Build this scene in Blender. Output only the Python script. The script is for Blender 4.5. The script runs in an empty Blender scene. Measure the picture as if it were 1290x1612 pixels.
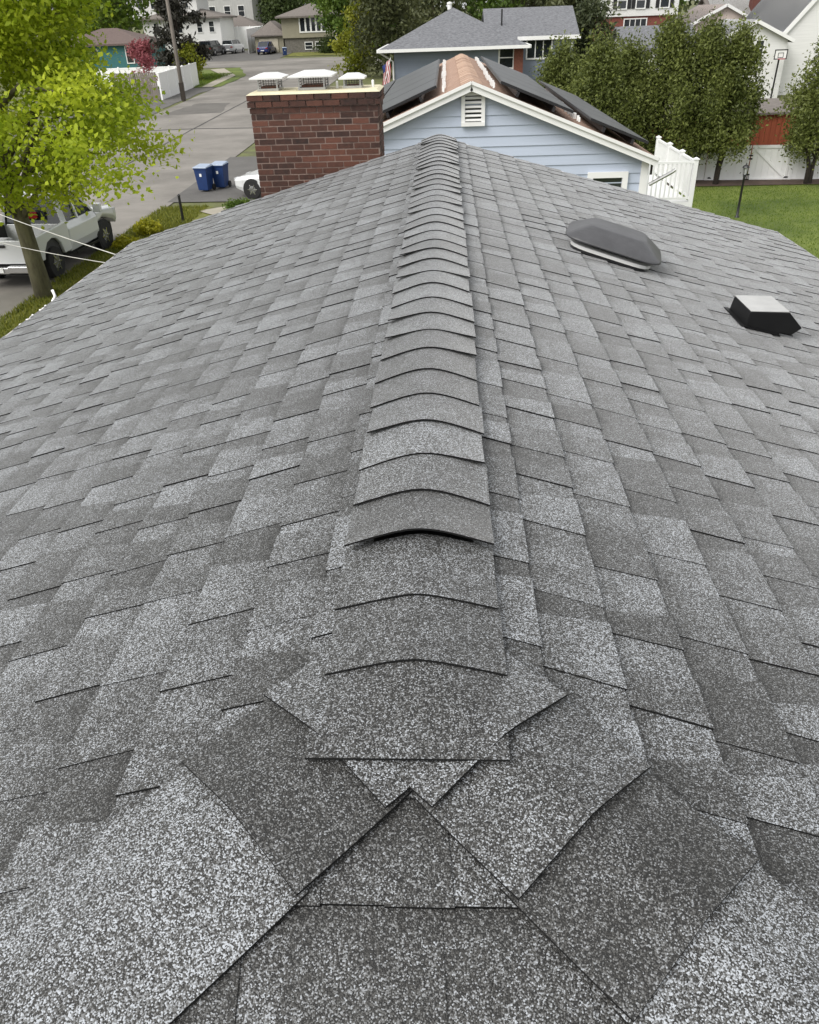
import bpy, math, random
import numpy as np
from mathutils import Vector, Matrix, Euler
random.seed(7); NR = np.random.RandomState(7)
S = bpy.context.scene; COL = S.collection
R_ = math.radians

# ------------------------------------------------------------ camera
CX, CZ = 0.0598, 5.8
TILT, YAW, ROLL, FPX, CY = .5701, .0588, .0375, 1240.83, 818.67
_F = Vector((-math.sin(YAW)*math.cos(TILT), math.cos(YAW)*math.cos(TILT), -math.sin(TILT)))
_R = Vector((math.cos(YAW), math.sin(YAW), 0)); _U = _R.cross(_F)
_R, _U = math.cos(ROLL)*_R - math.sin(ROLL)*_U, math.sin(ROLL)*_R + math.cos(ROLL)*_U
cd = bpy.data.cameras.new('camera'); cam = bpy.data.objects.new('camera', cd); COL.objects.link(cam)
m = Matrix((_R, _U, -_F)).transposed().to_4x4(); m.translation = (CX, 0, CZ); cam.matrix_world = m
cd.sensor_width = 36; cd.lens = FPX/1612*36; cd.shift_y = (CY-806)/1612
cd.clip_start = .05; cd.clip_end = 1500
S.camera = cam
# ------------------------------------------------------------ sky, sun, exposure (bright overcast day)
SUN_EL, SUN_AZ = 46, 226          # azimuth measured clockwise from +Y
w = bpy.data.worlds.new('World'); S.world = w; w.use_nodes = True
nt = w.node_tree; bg = nt.nodes['Background']
sk = nt.nodes.new('ShaderNodeTexSky'); sk.sky_type = 'NISHITA'; sk.sun_disc = False
sk.sun_elevation = R_(SUN_EL); sk.sun_rotation = R_(SUN_AZ); sk.dust_density = 4
hs = nt.nodes.new('ShaderNodeHueSaturation'); hs.inputs['Saturation'].default_value = .14
nt.links.new(sk.outputs[0], hs.inputs['Color']); 
cl = nt.nodes.new('ShaderNodeMix'); cl.data_type = 'RGBA'; cl.inputs[0].default_value = .72      # cloud cover
cl.inputs[7].default_value = (4.3, 4.35, 4.4, 1); nt.links.new(hs.outputs[0], cl.inputs[6]); nt.links.new(cl.outputs[2], bg.inputs[0])
bg.inputs[1].default_value = .13
sd = bpy.data.lights.new('sun', 'SUN'); sd.energy = 1.5; sd.angle = R_(40); sd.color = (1, .97, .93)
so = bpy.data.objects.new('sun', sd); COL.objects.link(so)
_d = Vector((math.sin(R_(SUN_AZ))*math.cos(R_(SUN_EL)), math.cos(R_(SUN_AZ))*math.cos(R_(SUN_EL)), math.sin(R_(SUN_EL))))
so.rotation_euler = _d.to_track_quat('Z', 'Y').to_euler(); so.location = (0, 0, 30)
S.view_settings.view_transform = 'Standard'; S.view_settings.look = 'None'
S.view_settings.exposure = 0.84; S.view_settings.gamma = 1; S.view_settings.use_curve_mapping = False

# ------------------------------------------------------------ helpers: objects
def link(o, parent=None):
    COL.objects.link(o)
    if parent is not None: o.parent = parent
    return o
def thing(name, label, cat, loc=(0,0,0), rz=0, group=None):
    o = bpy.data.objects.new(name, None); o.empty_display_size = .2; link(o)
    o.location = loc; o.rotation_euler = (0, 0, rz); return tag(o, label, cat, group)
def tag(o, label=None, cat=None, group=None, kind=None):
    if label: o['label'] = label
    if cat: o['category'] = cat
    if group: o['group'] = group
    if kind: o['kind'] = kind
    return o
def copy_tree(o, parent=None):
    c = o.copy(); link(c, parent)
    for ch in list(o.children): copy_tree(ch, c)
    return c

class MB:
    def __init__(s): s.v, s.f, s.t, s.m = [], [], [], []
    def add(s, vs, fs, tone=.5, mi=0):
        n = len(s.v); s.v += [tuple(p) for p in vs]
        for f in fs:
            s.f.append(tuple(n+i for i in f)); s.t.append(tone); s.m.append(mi)
        return s
    def box(s, x0, x1, y0, y1, z0, z1, tone=.5, mi=0, M=None):
        vs = [Vector((x, y, z)) for z in (z0, z1) for x, y in ((x0,y0),(x1,y0),(x1,y1),(x0,y1))]
        if M is not None: vs = [M @ p for p in vs]
        return s.add(vs, [(3,2,1,0),(4,5,6,7),(0,1,5,4),(1,2,6,5),(2,3,7,6),(3,0,4,7)], tone, mi)
    def bar(s, a, b, w, h=None, tone=.5, mi=0, up=(0,0,1)):
        a, b = Vector(a), Vector(b); d = b-a; L = d.length
        if L < 1e-6: return s
        z = d/L; u = Vector(up)
        if abs(z.dot(u)) > .98: u = Vector((0,1,0))
        x = u.cross(z).normalized(); y = z.cross(x); h = h or w
        vs = [p + x*(i*w/2) + y*(j*h/2) for p in (a, b) for i, j in ((-1,-1),(1,-1),(1,1),(-1,1))]
        return s.add(vs, [(3,2,1,0),(4,5,6,7),(0,1,5,4),(1,2,6,5),(2,3,7,6),(3,0,4,7)], tone, mi)
    def tube(s, pts, rs, n=8, tone=.5, mi=0, cap=True):
        pts = [Vector(p) for p in pts]
        if not hasattr(rs, '__len__'): rs = [rs]*len(pts)
        rings = []
        for i, p in enumerate(pts):
            d = (pts[min(i+1, len(pts)-1)] - pts[max(i-1, 0)]).normalized()
            u = Vector((0,0,1)) if abs(d.z) < .9 else Vector((1,0,0))
            x = u.cross(d).normalized(); y = d.cross(x)
            rings.append([p + (x*math.cos(2*math.pi*k/n) + y*math.sin(2*math.pi*k/n))*rs[i] for k in range(n)])
        vs = [p for r in rings for p in r]; fs = []
        for i in range(len(pts)-1):
            for k in range(n):
                a, b = i*n+k, i*n+(k+1)%n; fs.append((a, b, b+n, a+n))
        if cap: fs.append(tuple(range(n))[::-1]); fs.append(tuple((len(pts)-1)*n+k for k in range(n)))
        return s.add(vs, fs, tone, mi)
    def lathe(s, c, prof, n=20, p=2.0, tone=.5, mi=0, M=None):
        """profile of (radius, z); p > 2 squares the circle"""
        vs = []
        for r, z in prof:
            for k in range(n):
                a = 2*math.pi*k/n; ca, sa = math.cos(a), math.sin(a)
                q = (abs(ca)**p + abs(sa)**p)**(-1/p)
                vs.append(Vector((r*q*ca, r*q*sa, z)))
        if M is not None: vs = [M @ v for v in vs]
        vs = [v + Vector(c) for v in vs]; fs = []
        for i in range(len(prof)-1):
            for k in range(n):
                a, b = i*n+k, i*n+(k+1)%n; fs.append((a, b, b+n, a+n))
        fs.append(tuple(range(n))[::-1]); fs.append(tuple((len(prof)-1)*n+k for k in range(n)))
        return s.add(vs, fs, tone, mi)
    def prism(s, poly, axis, a, b, tone=.5, mi=0):
        """poly of 2D points extruded along axis ('x': poly=(y,z), 'y': (x,z), 'z': (x,y)) from a to b"""
        def P(q, t): return {'x': (t, q[0], q[1]), 'y': (q[0], t, q[1]), 'z': (q[0], q[1], t)}[axis]
        n = len(poly); vs = [P(q, a) for q in poly] + [P(q, b) for q in poly]
        fs = [tuple(range(n))[::-1], tuple(range(n, 2*n))] + [(i, (i+1)%n, n+(i+1)%n, n+i) for i in range(n)]
        return s.add(vs, fs, tone, mi)
    def build(s, name, mats, parent=None, smooth=False, bevel=0, fix=True):
        me = bpy.data.meshes.new(name); me.from_pydata([tuple(v) for v in s.v], [], s.f)
        if not isinstance(mats, (list, tuple)): mats = [mats]
        for q in mats: me.materials.append(q)
        if len(mats) > 1: me.polygons.foreach_set('material_index', s.m)
        if any(isinstance(q, tuple) for q in s.t):
            at = me.attributes.new('tone', 'FLOAT', 'CORNER')
            at.data.foreach_set('value', [x for f, q in zip(s.f, s.t) for x in (q if isinstance(q, tuple) else [q]*len(f))])
        else:
            at = me.attributes.new('tone', 'FLOAT', 'FACE'); at.data.foreach_set('value', s.t)
        if fix:
            import bmesh
            bm = bmesh.new(); bm.from_mesh(me); bmesh.ops.recalc_face_normals(bm, faces=bm.faces); bm.to_mesh(me); bm.free()
        if smooth: me.polygons.foreach_set('use_smooth', [True]*len(me.polygons))
        o = bpy.data.objects.new(name, me); link(o, parent)
        if bevel:
            b = o.modifiers.new('bevel', 'BEVEL'); b.width = bevel; b.segments = 2; b.limit_method = 'ANGLE'
        return o

# ------------------------------------------------------------ helpers: materials
def mat(name, col, rough=.7, var=.15, scale=3.0, bump=0.0, bscale=None, spec=.5, metal=0, col2=None, tone=0.0, stretch=None, coat=0):
    M = bpy.data.materials.new(name); M.use_nodes = True; t = M.node_tree; b = t.nodes['Principled BSDF']
    b.inputs['Roughness'].default_value = rough; b.inputs['Metallic'].default_value = metal
    b.inputs['Specular IOR Level'].default_value = spec
    if coat: b.inputs['Coat Weight'].default_value = coat; b.inputs['Coat Roughness'].default_value = .08
    N = t.nodes.new; L = t.links.new
    tc = N('ShaderNodeNewGeometry'); src = tc.outputs['Position']
    if stretch:
        mp = N('ShaderNodeMapping'); mp.inputs['Scale'].default_value = stretch; L(src, mp.inputs[0]); src = mp.outputs[0]
    no = N('ShaderNodeTexNoise'); no.inputs['Scale'].default_value = scale; no.inputs['Detail'].default_value = 5
    no.inputs['Roughness'].default_value = .65; L(src, no.inputs['Vector'])
    rp = N('ShaderNodeMapRange'); rp.inputs[1].default_value = .3; rp.inputs[2].default_value = .7
    L(no.outputs[0], rp.inputs[0]); fac = rp.outputs[0]
    if tone:
        at = N('ShaderNodeAttribute'); at.attribute_name = 'tone'
        mx = N('ShaderNodeMix'); mx.inputs[0].default_value = tone; L(fac, mx.inputs[2]); L(at.outputs['Fac'], mx.inputs[3]); fac = mx.outputs[0]
    c1 = [max(0, c*(1-var)) for c in col]; c2 = list(col2) if col2 else [min(1, c*(1+var)) for c in col]
    cm = N('ShaderNodeMix'); cm.data_type = 'RGBA'; cm.inputs[6].default_value = (*c1, 1); cm.inputs[7].default_value = (*c2, 1)
    L(fac, cm.inputs[0]); L(cm.outputs[2], b.inputs['Base Color'])
    if bump:
        n2 = N('ShaderNodeTexNoise'); n2.inputs['Scale'].default_value = bscale or scale*6; n2.inputs['Detail'].default_value = 4
        L(src, n2.inputs['Vector']); bp = N('ShaderNodeBump'); bp.inputs['Strength'].default_value = bump; bp.inputs['Distance'].default_value = .02
        L(n2.outputs[0], bp.inputs['Height']); L(bp.outputs[0], b.inputs['Normal'])
    return M
def leafmat(name, dark, light, trans=.35, rough=.55):
    M = bpy.data.materials.new(name); M.use_nodes = True; t = M.node_tree; N = t.nodes.new; L = t.links.new
    b = t.nodes['Principled BSDF']; out = t.nodes['Material Output']
    b.inputs['Roughness'].default_value = rough; b.inputs['Specular IOR Level'].default_value = .3
    at = N('ShaderNodeAttribute'); at.attribute_name = 'tone'
    cm = N('ShaderNodeMix'); cm.data_type = 'RGBA'; cm.inputs[6].default_value = (*dark, 1); cm.inputs[7].default_value = (*light, 1)
    L(at.outputs['Fac'], cm.inputs[0]); L(cm.outputs[2], b.inputs['Base Color'])
    tr = N('ShaderNodeBsdfTranslucent'); L(cm.outputs[2], tr.inputs[0])
    mx = N('ShaderNodeMixShader'); mx.inputs[0].default_value = trans; L(b.outputs[0], mx.inputs[1]); L(tr.outputs[0], mx.inputs[2])
    L(mx.outputs[0], out.inputs[0]); return M
def granule(name, stops, cell=.0030, bump=.55, lowamp=.30):
    """mineral granules: voronoi cells of pale, grey and black grit; 'tone' shifts the blend piece by piece"""
    M = bpy.data.materials.new(name); M.use_nodes = True; t = M.node_tree; N = t.nodes.new; L = t.links.new
    b = t.nodes['Principled BSDF']; b.inputs['Roughness'].default_value = .62; b.inputs['Specular IOR Level'].default_value = .5
    g = N('ShaderNodeNewGeometry')
    vo = N('ShaderNodeTexVoronoi'); vo.inputs['Scale'].default_value = 1/cell; L(g.outputs['Position'], vo.inputs['Vector'])
    sp = N('ShaderNodeSeparateColor'); L(vo.outputs['Color'], sp.inputs[0])
    at = N('ShaderNodeAttribute'); at.attribute_name = 'tone'
    n1 = N('ShaderNodeTexNoise'); n1.inputs['Scale'].default_value = 16; n1.inputs['Detail'].default_value = 4; L(g.outputs['Position'], n1.inputs['Vector'])
    n2 = N('ShaderNodeTexNoise'); n2.inputs['Scale'].default_value = 120; n2.inputs['Detail'].default_value = 3; L(g.outputs['Position'], n2.inputs['Vector'])
    def math_(op, a, bb):
        q = N('ShaderNodeMath'); q.operation = op
        for i, x in enumerate((a, bb)):
            if isinstance(x, (int, float)): q.inputs[i].default_value = x
            else: L(x, q.inputs[i])
        return q.outputs[0]
    lo = math_('MULTIPLY', math_('SUBTRACT', n1.outputs[0], .5), lowamp*1.6)
    l2 = math_('MULTIPLY', math_('SUBTRACT', n2.outputs[0], .5), lowamp*1.8)
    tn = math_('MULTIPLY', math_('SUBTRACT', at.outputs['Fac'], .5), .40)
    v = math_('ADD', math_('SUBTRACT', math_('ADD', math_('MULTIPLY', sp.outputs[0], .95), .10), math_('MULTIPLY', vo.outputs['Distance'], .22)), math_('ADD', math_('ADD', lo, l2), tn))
    cr = N('ShaderNodeValToRGB'); e = cr.color_ramp.elements
    e[0].position, e[0].color = stops[0][0], (*stops[0][1], 1); e[1].position, e[1].color = stops[-1][0], (*stops[-1][1], 1)
    for p, c in stops[1:-1]: q = e.new(p); q.color = (*c, 1)
    L(v, cr.inputs[0]); L(cr.outputs[0], b.inputs['Base Color'])
    bp = N('ShaderNodeBump'); bp.inputs['Strength'].default_value = bump; bp.inputs['Distance'].default_value = .0015; bp.invert = True
    L(vo.outputs['Distance'], bp.inputs['Height']); L(bp.outputs[0], b.inputs['Normal'])
    return M

GR = granule('shingle_granules', [(.08, (.006, .006, .0055)), (.34, (.022, .021, .0185)), (.54, (.066, .065, .061)), (.74, (.168, .172, .174)), (1.0, (.43, .455, .485))], cell=.0020, lowamp=.19)
GR.node_tree.nodes['Principled BSDF'].inputs['Sheen Weight'].default_value = .6; GR.node_tree.nodes['Principled BSDF'].inputs['Sheen Roughness'].default_value = .32
ASPH = mat('asphalt_edge', (.009, .009, .009), .9, spec=.2)
WHITE = mat('white_paint', (.78, .78, .76), .45, .04, 2)
VINYL = mat('white_vinyl', (.87, .87, .86), .35, .03, .6)
BLACKM = mat('black_metal', (.012, .012, .013), .42, .2, 9)
BRICKM = mat('fired_brick', (.026, .017, .015), .88, .3, 22, .35, 160, col2=(.140, .054, .034), tone=.7)
MORTAR = mat('mortar', (.25, .185, .155), .95, .2, 25, .3, 120)
CONC = mat('buff_mortar_crown', (.62, .57, .40), .9, .12, 9, .25, 60)
GALV = mat('galvanised_steel', (.45, .45, .44), .38, .12, 20, metal=.85)
CAPM = mat('bright_cap_metal', (.82, .82, .80), .30, .04, 6, metal=.35)
MESHM = mat('flue_screen', (.05, .048, .045), .6, .3, 30, metal=.4)
CLAY = mat('clay_flue', (.20, .085, .055), .9, .2, 20)
TRUNKM = mat('bark', (.10, .085, .06), .95, .35, 12, .8, 40, stretch=(1, 1, .3))
MOSSBARK = mat('mossy_bark', (.10, .088, .052), .95, .35, 7, .9, 30, col2=(.16, .15, .085), stretch=(1, 1, .3))
DARKBARK = mat('dark_bark', (.035, .028, .022), .95, .3, 12, .6, 40)
GLASS = mat('window_glass', (.02, .024, .028), .06, .2, 2, spec=.8)
TYRE = mat('tyre_rubber', (.014, .014, .014), .8, .2, 20)
RIMM = mat('alloy_rim', (.30, .30, .31), .35, .1, 9, metal=.8)
CHROME = mat('chrome', (.62, .62, .63), .18, .05, 9, metal=.9)
CARWHITE = mat('white_car_paint', (.66, .67, .68), .25, .02, 2, coat=.8)
REDL = mat('red_lens', (.25, .012, .012), .2, .1, 6)
LENS = mat('clear_lens', (.45, .46, .47), .12, .1, 6)

# ------------------------------------------------------------ terrain
def sm(a, b, x):
    t = min(1, max(0, (x-a)/(b-a))); return t*t*(3-2*t)
def gz(x, y):
    v = .018*max(0, y-35) if y > 45 else (max(0, y-25)**2*.00045 if y > 25 else 0)
    return v - .9*sm(3.6, 6.5, x)*(1-sm(45, 75, y))
def ray(px, py): return _F + _R*((px-645)/FPX) + _U*((CY-py)/FPX)
def atY(px, py, Y):
    d = ray(px, py); k = Y/d.y; return Vector((CX+d.x*k, Y, CZ+d.z*k))

def axis_pts(a, b, fine, lo, hi):
    out = []; v = a
    while v < b: out.append(v); v += fine if lo <= v <= hi else fine*8
    return out+[b]
ASPHALT = mat('road_asphalt', (.17, .158, .138), .92, .22, .22, .35, 60, col2=(.27, .25, .225))
DRIVE = mat('driveway_asphalt', (.11, .105, .098), .92, .2, .5, .35, 60)
SOIL = mat('rough_ground', (.12, .115, .06), .95, .35, 1.3, .4, 30, col2=(.15, .17, .05))
LAWN = mat('lawn_turf', (.075, .12, .016), .95, .28, .35, .6, 25, col2=(.16, .20, .032))
VERGE = mat('verge_turf', (.085, .10, .02), .95, .35, 1.6, .6, 30, col2=(.24, .24, .045))
CONCRETE = mat('pavement_concrete', (.34, .31, .25), .9, .15, 1.2, .25, 30)
DIRT = mat('bare_dirt', (.09, .06, .045), .95, .3, 2, .4, 20)

xs = axis_pts(-330, 330, 2.0, -50, 45); ys = axis_pts(-60, 420, 2.0, 0, 140)
gb = MB(); nx = len(xs)
for y in ys:
    for x in xs: gb.v.append((x, y, gz(x, y)))
for j in range(len(ys)-1):
    for i in range(nx-1):
        a = j*nx+i; gb.f.append((a, a+1, a+1+nx, a+nx)); gb.t.append(.5); gb.m.append(0)
tag(gb.build('ground', SOIL, smooth=True, fix=False), kind='structure')
def sheet(name, L, Rr, lift, M, n=40, m=6, kind='structure', edge=0.0):
    """ground sheet between two polylines of (x, y), draped over the terrain"""
    def samp(pl, t):
        q = t*(len(pl)-1); i = min(int(q), len(pl)-2); f = q-i
        return pl[i][0]+(pl[i+1][0]-pl[i][0])*f, pl[i][1]+(pl[i+1][1]-pl[i][1])*f
    b = MB()
    for j in range(n+1):
        l, r = samp(L, j/n), samp(Rr, j/n)
        e = edge*(random.random()-.5)
        for i in range(m+1):
            x = l[0]+(r[0]-l[0])*i/m; y = l[1]+(r[1]-l[1])*i/m
            if i in (0, m): x += edge*(random.random()-.5)
            b.v.append((x, y, gz(x, y)+lift))
    for j in range(n):
        for i in range(m):
            a = j*(m+1)+i; b.f.append((a, a+1, a+m+2, a+m+1)); b.t.append(.5); b.m.append(0)
    return tag(b.build(name, M, smooth=True, fix=False), kind=kind)
sheet('street', [(-20.2, -30), (-20.2, 60), (-20.6, 90), (-24, 104), (-60, 112)], [(-10.35, -30), (-10.35, 40), (-10.2, 70), (-10, 100), (8, 102)], .03, ASPHALT, 120, 10)
SEAM = mat('tar_seam', (.05, .048, .045), .85, .2, 3)
sheet('road_seam', [(-20.3, 52.2), (-15, 52.6), (-10.3, 52.0)], [(-20.3, 52.5), (-15, 52.85), (-10.3, 52.25)], .037, SEAM, 30, 1, edge=.08)
sheet('road_seam', [(-15.2, -10), (-15.4, 45), (-15.1, 96)], [(-15.1, -10), (-15.3, 45), (-15.0, 96)], .038, SEAM, 90, 1, edge=.05)
sheet('road_patch', [(-19.5, 60), (-18.8, 67)], [(-15.6, 60.5), (-16.2, 66.6)], .036, mat('patch_asphalt', (.12, .112, .10), .92, .2, .6), 8, 4, edge=.3)
sheet('cross_street', [(-70, 106), (-30, 107), (-10, 100), (30, 99)], [(-70, 121), (-30, 119), (-10, 116), (30, 114)], .036, ASPHALT, 60, 8)
sheet('driveway', [(-10.6, 31.5), (-5, 31.2), (0, 31)], [(-10.6, 42), (-5, 42), (0, 42)], .034, DRIVE, 24, 6)
sheet('driveway', [(-37, 117), (-37.5, 140)], [(-21.5, 115), (-22, 140)], .042, DRIVE, 16, 8)
sheet('roadside_strip', [(-27, 40), (-27, 95)], [(-20.3, 40), (-20.8, 95)], .026, DRIVE, 30, 6, edge=.5)
sheet('verge', [(-10.4, -12), (-10.35, 12), (-10.3, 28), (-9.3, 30.6)], [(-9.2, -12), (-9.1, 12), (-9.1, 28), (-8.5, 30.4)], .05, VERGE, 60, 4, edge=.25)
sheet('front_path', [(-9.1, -12), (-9.1, 28), (-8.6, 30.2)], [(-4, -12), (-4, 28), (-4, 30.2)], .045, VERGE, 40, 4)
sheet('pavement_slab', [(-8.9, 29.6), (-5.2, 32.6)], [(-8.2, 28.9), (-4.3, 31.6)], .075, CONCRETE, 6, 2)
sheet('lawn', [(3.6, -14), (4.4, 38.1)], [(26, -14), (26, 38.1)], .06, LAWN, 60, 30)
sheet('fence_bed', [(4.4, 36.6), (4.4, 38.4)], [(26, 35.9), (26, 38.4)], .09, DIRT, 6, 40, edge=.4)
sheet('corner_lawn', [(-26, 80), (-26.6, 92), (-28, 101)], [(-21.9, 80), (-22.8, 92), (-26.5, 101)], .06, LAWN, 16, 5)
sheet('corner_path', [(-21.9, 80), (-22.8, 92), (-26.5, 101.4)], [(-21.0, 80), (-21.5, 92), (-25.2, 102.6)], .075, CONCRETE, 16, 3)
sheet('corner_verge', [(-21.0, 80), (-21.5, 92), (-25.2, 102.6)], [(-20.2, 80), (-20.4, 92), (-23.6, 103.6)], .06, LAWN, 16, 3, edge=.3)
sheet('far_lawn', [(-21.6, 121.6), (-21.6, 129.4)], [(-11, 120), (-11, 129.4)], .05, VERGE, 6, 6)

# ------------------------------------------------------------ the shingled house
ZR, SL, YA, YD, WL, WR = CZ-.9263, .285, .99, 7.738, 2.944, 3.114
TH = math.atan(SL); CT, ST = math.cos(TH), math.sin(TH)
house = thing('shingled_house', 'house under the wide grey shingle roof that fills the foreground', 'house', (0, 3, 0))
house.location = (0, 0, 0)
SIDING = mat('pale_siding', (.52, .52, .50), .6, .05, 3)
hb = MB()
zeL, zeR = ZR-SL*(WL-.3), ZR-SL*(WR-.3); YF = YA-WR
hb.box(-WL+.3, WR-.3, YF+.35, YD-.18, -.2, min(zeL, zeR)-.10)
hb.build('wall', SIDING, house)
gbm = MB(); gbm.prism([(-WL+.3, zeR-.10), (WR-.3, zeR-.10), (WR-.3, zeR-.06), (0, ZR-.07), (-WL+.3, zeL-.06)], 'y', YD-.35, YD-.18)
gbm.build('gable_wall', SIDING, house)
rb = MB(); dk = .03
hw = WR
v = [(0, YA, ZR), (0, YD, ZR), (-WL, YD, ZR-SL*WL), (-WL, YA-WL, ZR-SL*WL), (WR, YD, ZR-SL*WR), (WR, YA-WR, ZR-SL*WR)]
vs = [(x, y, z-.004) for x, y, z in v] + [(x, y, z-.10) for x, y, z in v]
rb.add(vs, [(0,1,2,3), (0,5,4,1), (0,3,5), (6,9,8,7), (6,7,10,11), (6,11,9), (2,8,9,3), (3,9,11,5), (5,11,10,4), (1,7,8,2), (4,10,7,1)])
roof = rb.build('roof', ASPH, house)

def sp(sg, a, b, n): return (sg*(a*CT+ST*n), b, ZR-a*ST+CT*n)
def fp(a, b, n): return (b, YA-a*CT-ST*n, ZR-a*ST+CT*n)
def to_px(p):
    d = Vector(p)-Vector((CX, 0, CZ)); z = d.dot(_F)
    if z < .05: return None
    return 645+FPX*d.dot(_R)/z, CY-FPX*d.dot(_U)/z
EXP = .149
pieces = []      # (verts, tone)
def piece(P, a0, a1, bt, bb, nt_, nb_, tone, gr_):
    if bt[1]-bt[0] < .006 and bb[1]-bb[0] < .006: return
    top = [P(a0, bt[0], nt_), P(a0, bt[1], nt_), P(a1, bb[1], nb_), P(a1, bb[0], nb_)]
    fm = random.uniform(.24, .40); am = a0+(a1-a0)*fm; nm = nt_+(nb_-nt_)*fm
    mid = [P(am, bt[0]+(bb[0]-bt[0])*fm, nm), P(am, bt[1]+(bb[1]-bt[1])*fm, nm)]
    bot = [P(a0, bt[0], -.003), P(a0, bt[1], -.003), P(a1, bb[1], .001), P(a1, bb[0], .001)]
    px = [to_px(q) for q in top]; area = 0
    if all(px):
        cx = sum(q[0] for q in px)/4; cy = sum(q[1] for q in px)/4
        if -30 < cx < 1320 and -30 < cy < 1640:
            area = abs(sum(px[i][0]*px[(i+1)%4][1]-px[(i+1)%4][0]*px[i][1] for i in range(4)))/2
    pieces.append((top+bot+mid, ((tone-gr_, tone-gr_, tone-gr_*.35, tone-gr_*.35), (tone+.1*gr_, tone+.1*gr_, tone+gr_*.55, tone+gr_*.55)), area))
def pick_tone(prev):
    for _ in range(4):
        t = random.choice((.24, .32, .42, .50, .57, .64, .71, .79)) + random.uniform(-.04, .04)
        if abs(t-prev) > .07: return t
    return t
def course(P, a0, a1, lo, hi, phase, bias=0):
    """one course of laminated shingle: raised tabs and low gaps between b = lo(a) and b = hi(a)"""
    b = min(lo(a0), lo(a1)) - phase; tooth = random.random() < .5; jt = 0; tone = .5; end = max(hi(a0), hi(a1))
    da = random.uniform(-.002, .002)
    while b < end:
        wd = random.choice((.09, .11, .13, .16, .19)) if tooth else random.choice((.06, .08, .10, .13))
        wd *= random.uniform(.9, 1.1)
        k = (.013 if tooth else -.013)
        nxt = b+wd; nj = random.uniform(.004, .012)*(1 if tooth else -1)
        tone = pick_tone(tone)
        if not tooth: tone -= .05
        tone += bias
        bt = (max(b-jt, lo(a0)), min(nxt-nj, hi(a0))); bb = (max(b+jt, lo(a1)), min(nxt+nj, hi(a1)))
        dz = random.uniform(-.0003, .0006); th_ = random.choice((.0014, .0022, .0028, .0034, .0042))
        bt = (bt[0], max(bt)); bb = (bb[0], max(bb))
        if tooth: piece(P, a0, a1+.003+da, bt, bb, th_+dz, th_+.008+dz, tone, random.uniform(.10, .22))
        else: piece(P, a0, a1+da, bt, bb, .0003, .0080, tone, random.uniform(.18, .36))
        b = nxt; jt = nj; tooth = not tooth
for sg, W in ((-1, WL), (1, WR)):
    amax = W/CT; a = .05 if sg < 0 else .085
    a_edges = [0.0]
    while a < amax: a_edges.append(a); a += EXP
    a_edges.append(amax+.012)
    for i in range(1, len(a_edges)-1):
        a0, a1 = a_edges[i], a_edges[i+1]
        course(lambda aa, bb, nn, s=sg: sp(s, aa, bb, nn), a0, a1, lambda aa: YA-aa*CT+.045, lambda aa: YD+.015, random.uniform(0, .25))
fe = [0.0, .085, .234, .383]
while fe[-1] < WR/CT: fe.append(fe[-1]+EXP)
for i in range(1, len(fe)-1):
    course(fp, fe[i], fe[i+1], lambda aa: min(0, -aa*CT+.045), lambda aa: max(0, aa*CT-.045), random.uniform(0, .2), -.21)
order = sorted(range(len(pieces)), key=lambda i: -pieces[i][2])
FACES = [(0,1,9,8), (8,9,2,3), (0,8,3,7,4), (1,5,6,2,9), (3,2,6,7), (0,4,5,1)]
def add_piece(b, vs, tone):
    n = len(b.v); b.v += vs
    for k, f in enumerate(FACES):
        b.f.append(tuple(n+i for i in f)); b.t.append(tone[k] if k < 2 else .3); b.m.append(0 if k < 2 else 1)
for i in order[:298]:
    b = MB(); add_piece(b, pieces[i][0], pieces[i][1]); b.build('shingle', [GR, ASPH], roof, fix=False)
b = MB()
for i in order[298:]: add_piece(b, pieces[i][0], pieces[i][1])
tag(b.build('shingle', [GR, ASPH], roof, fix=False), kind='stuff')

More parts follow.
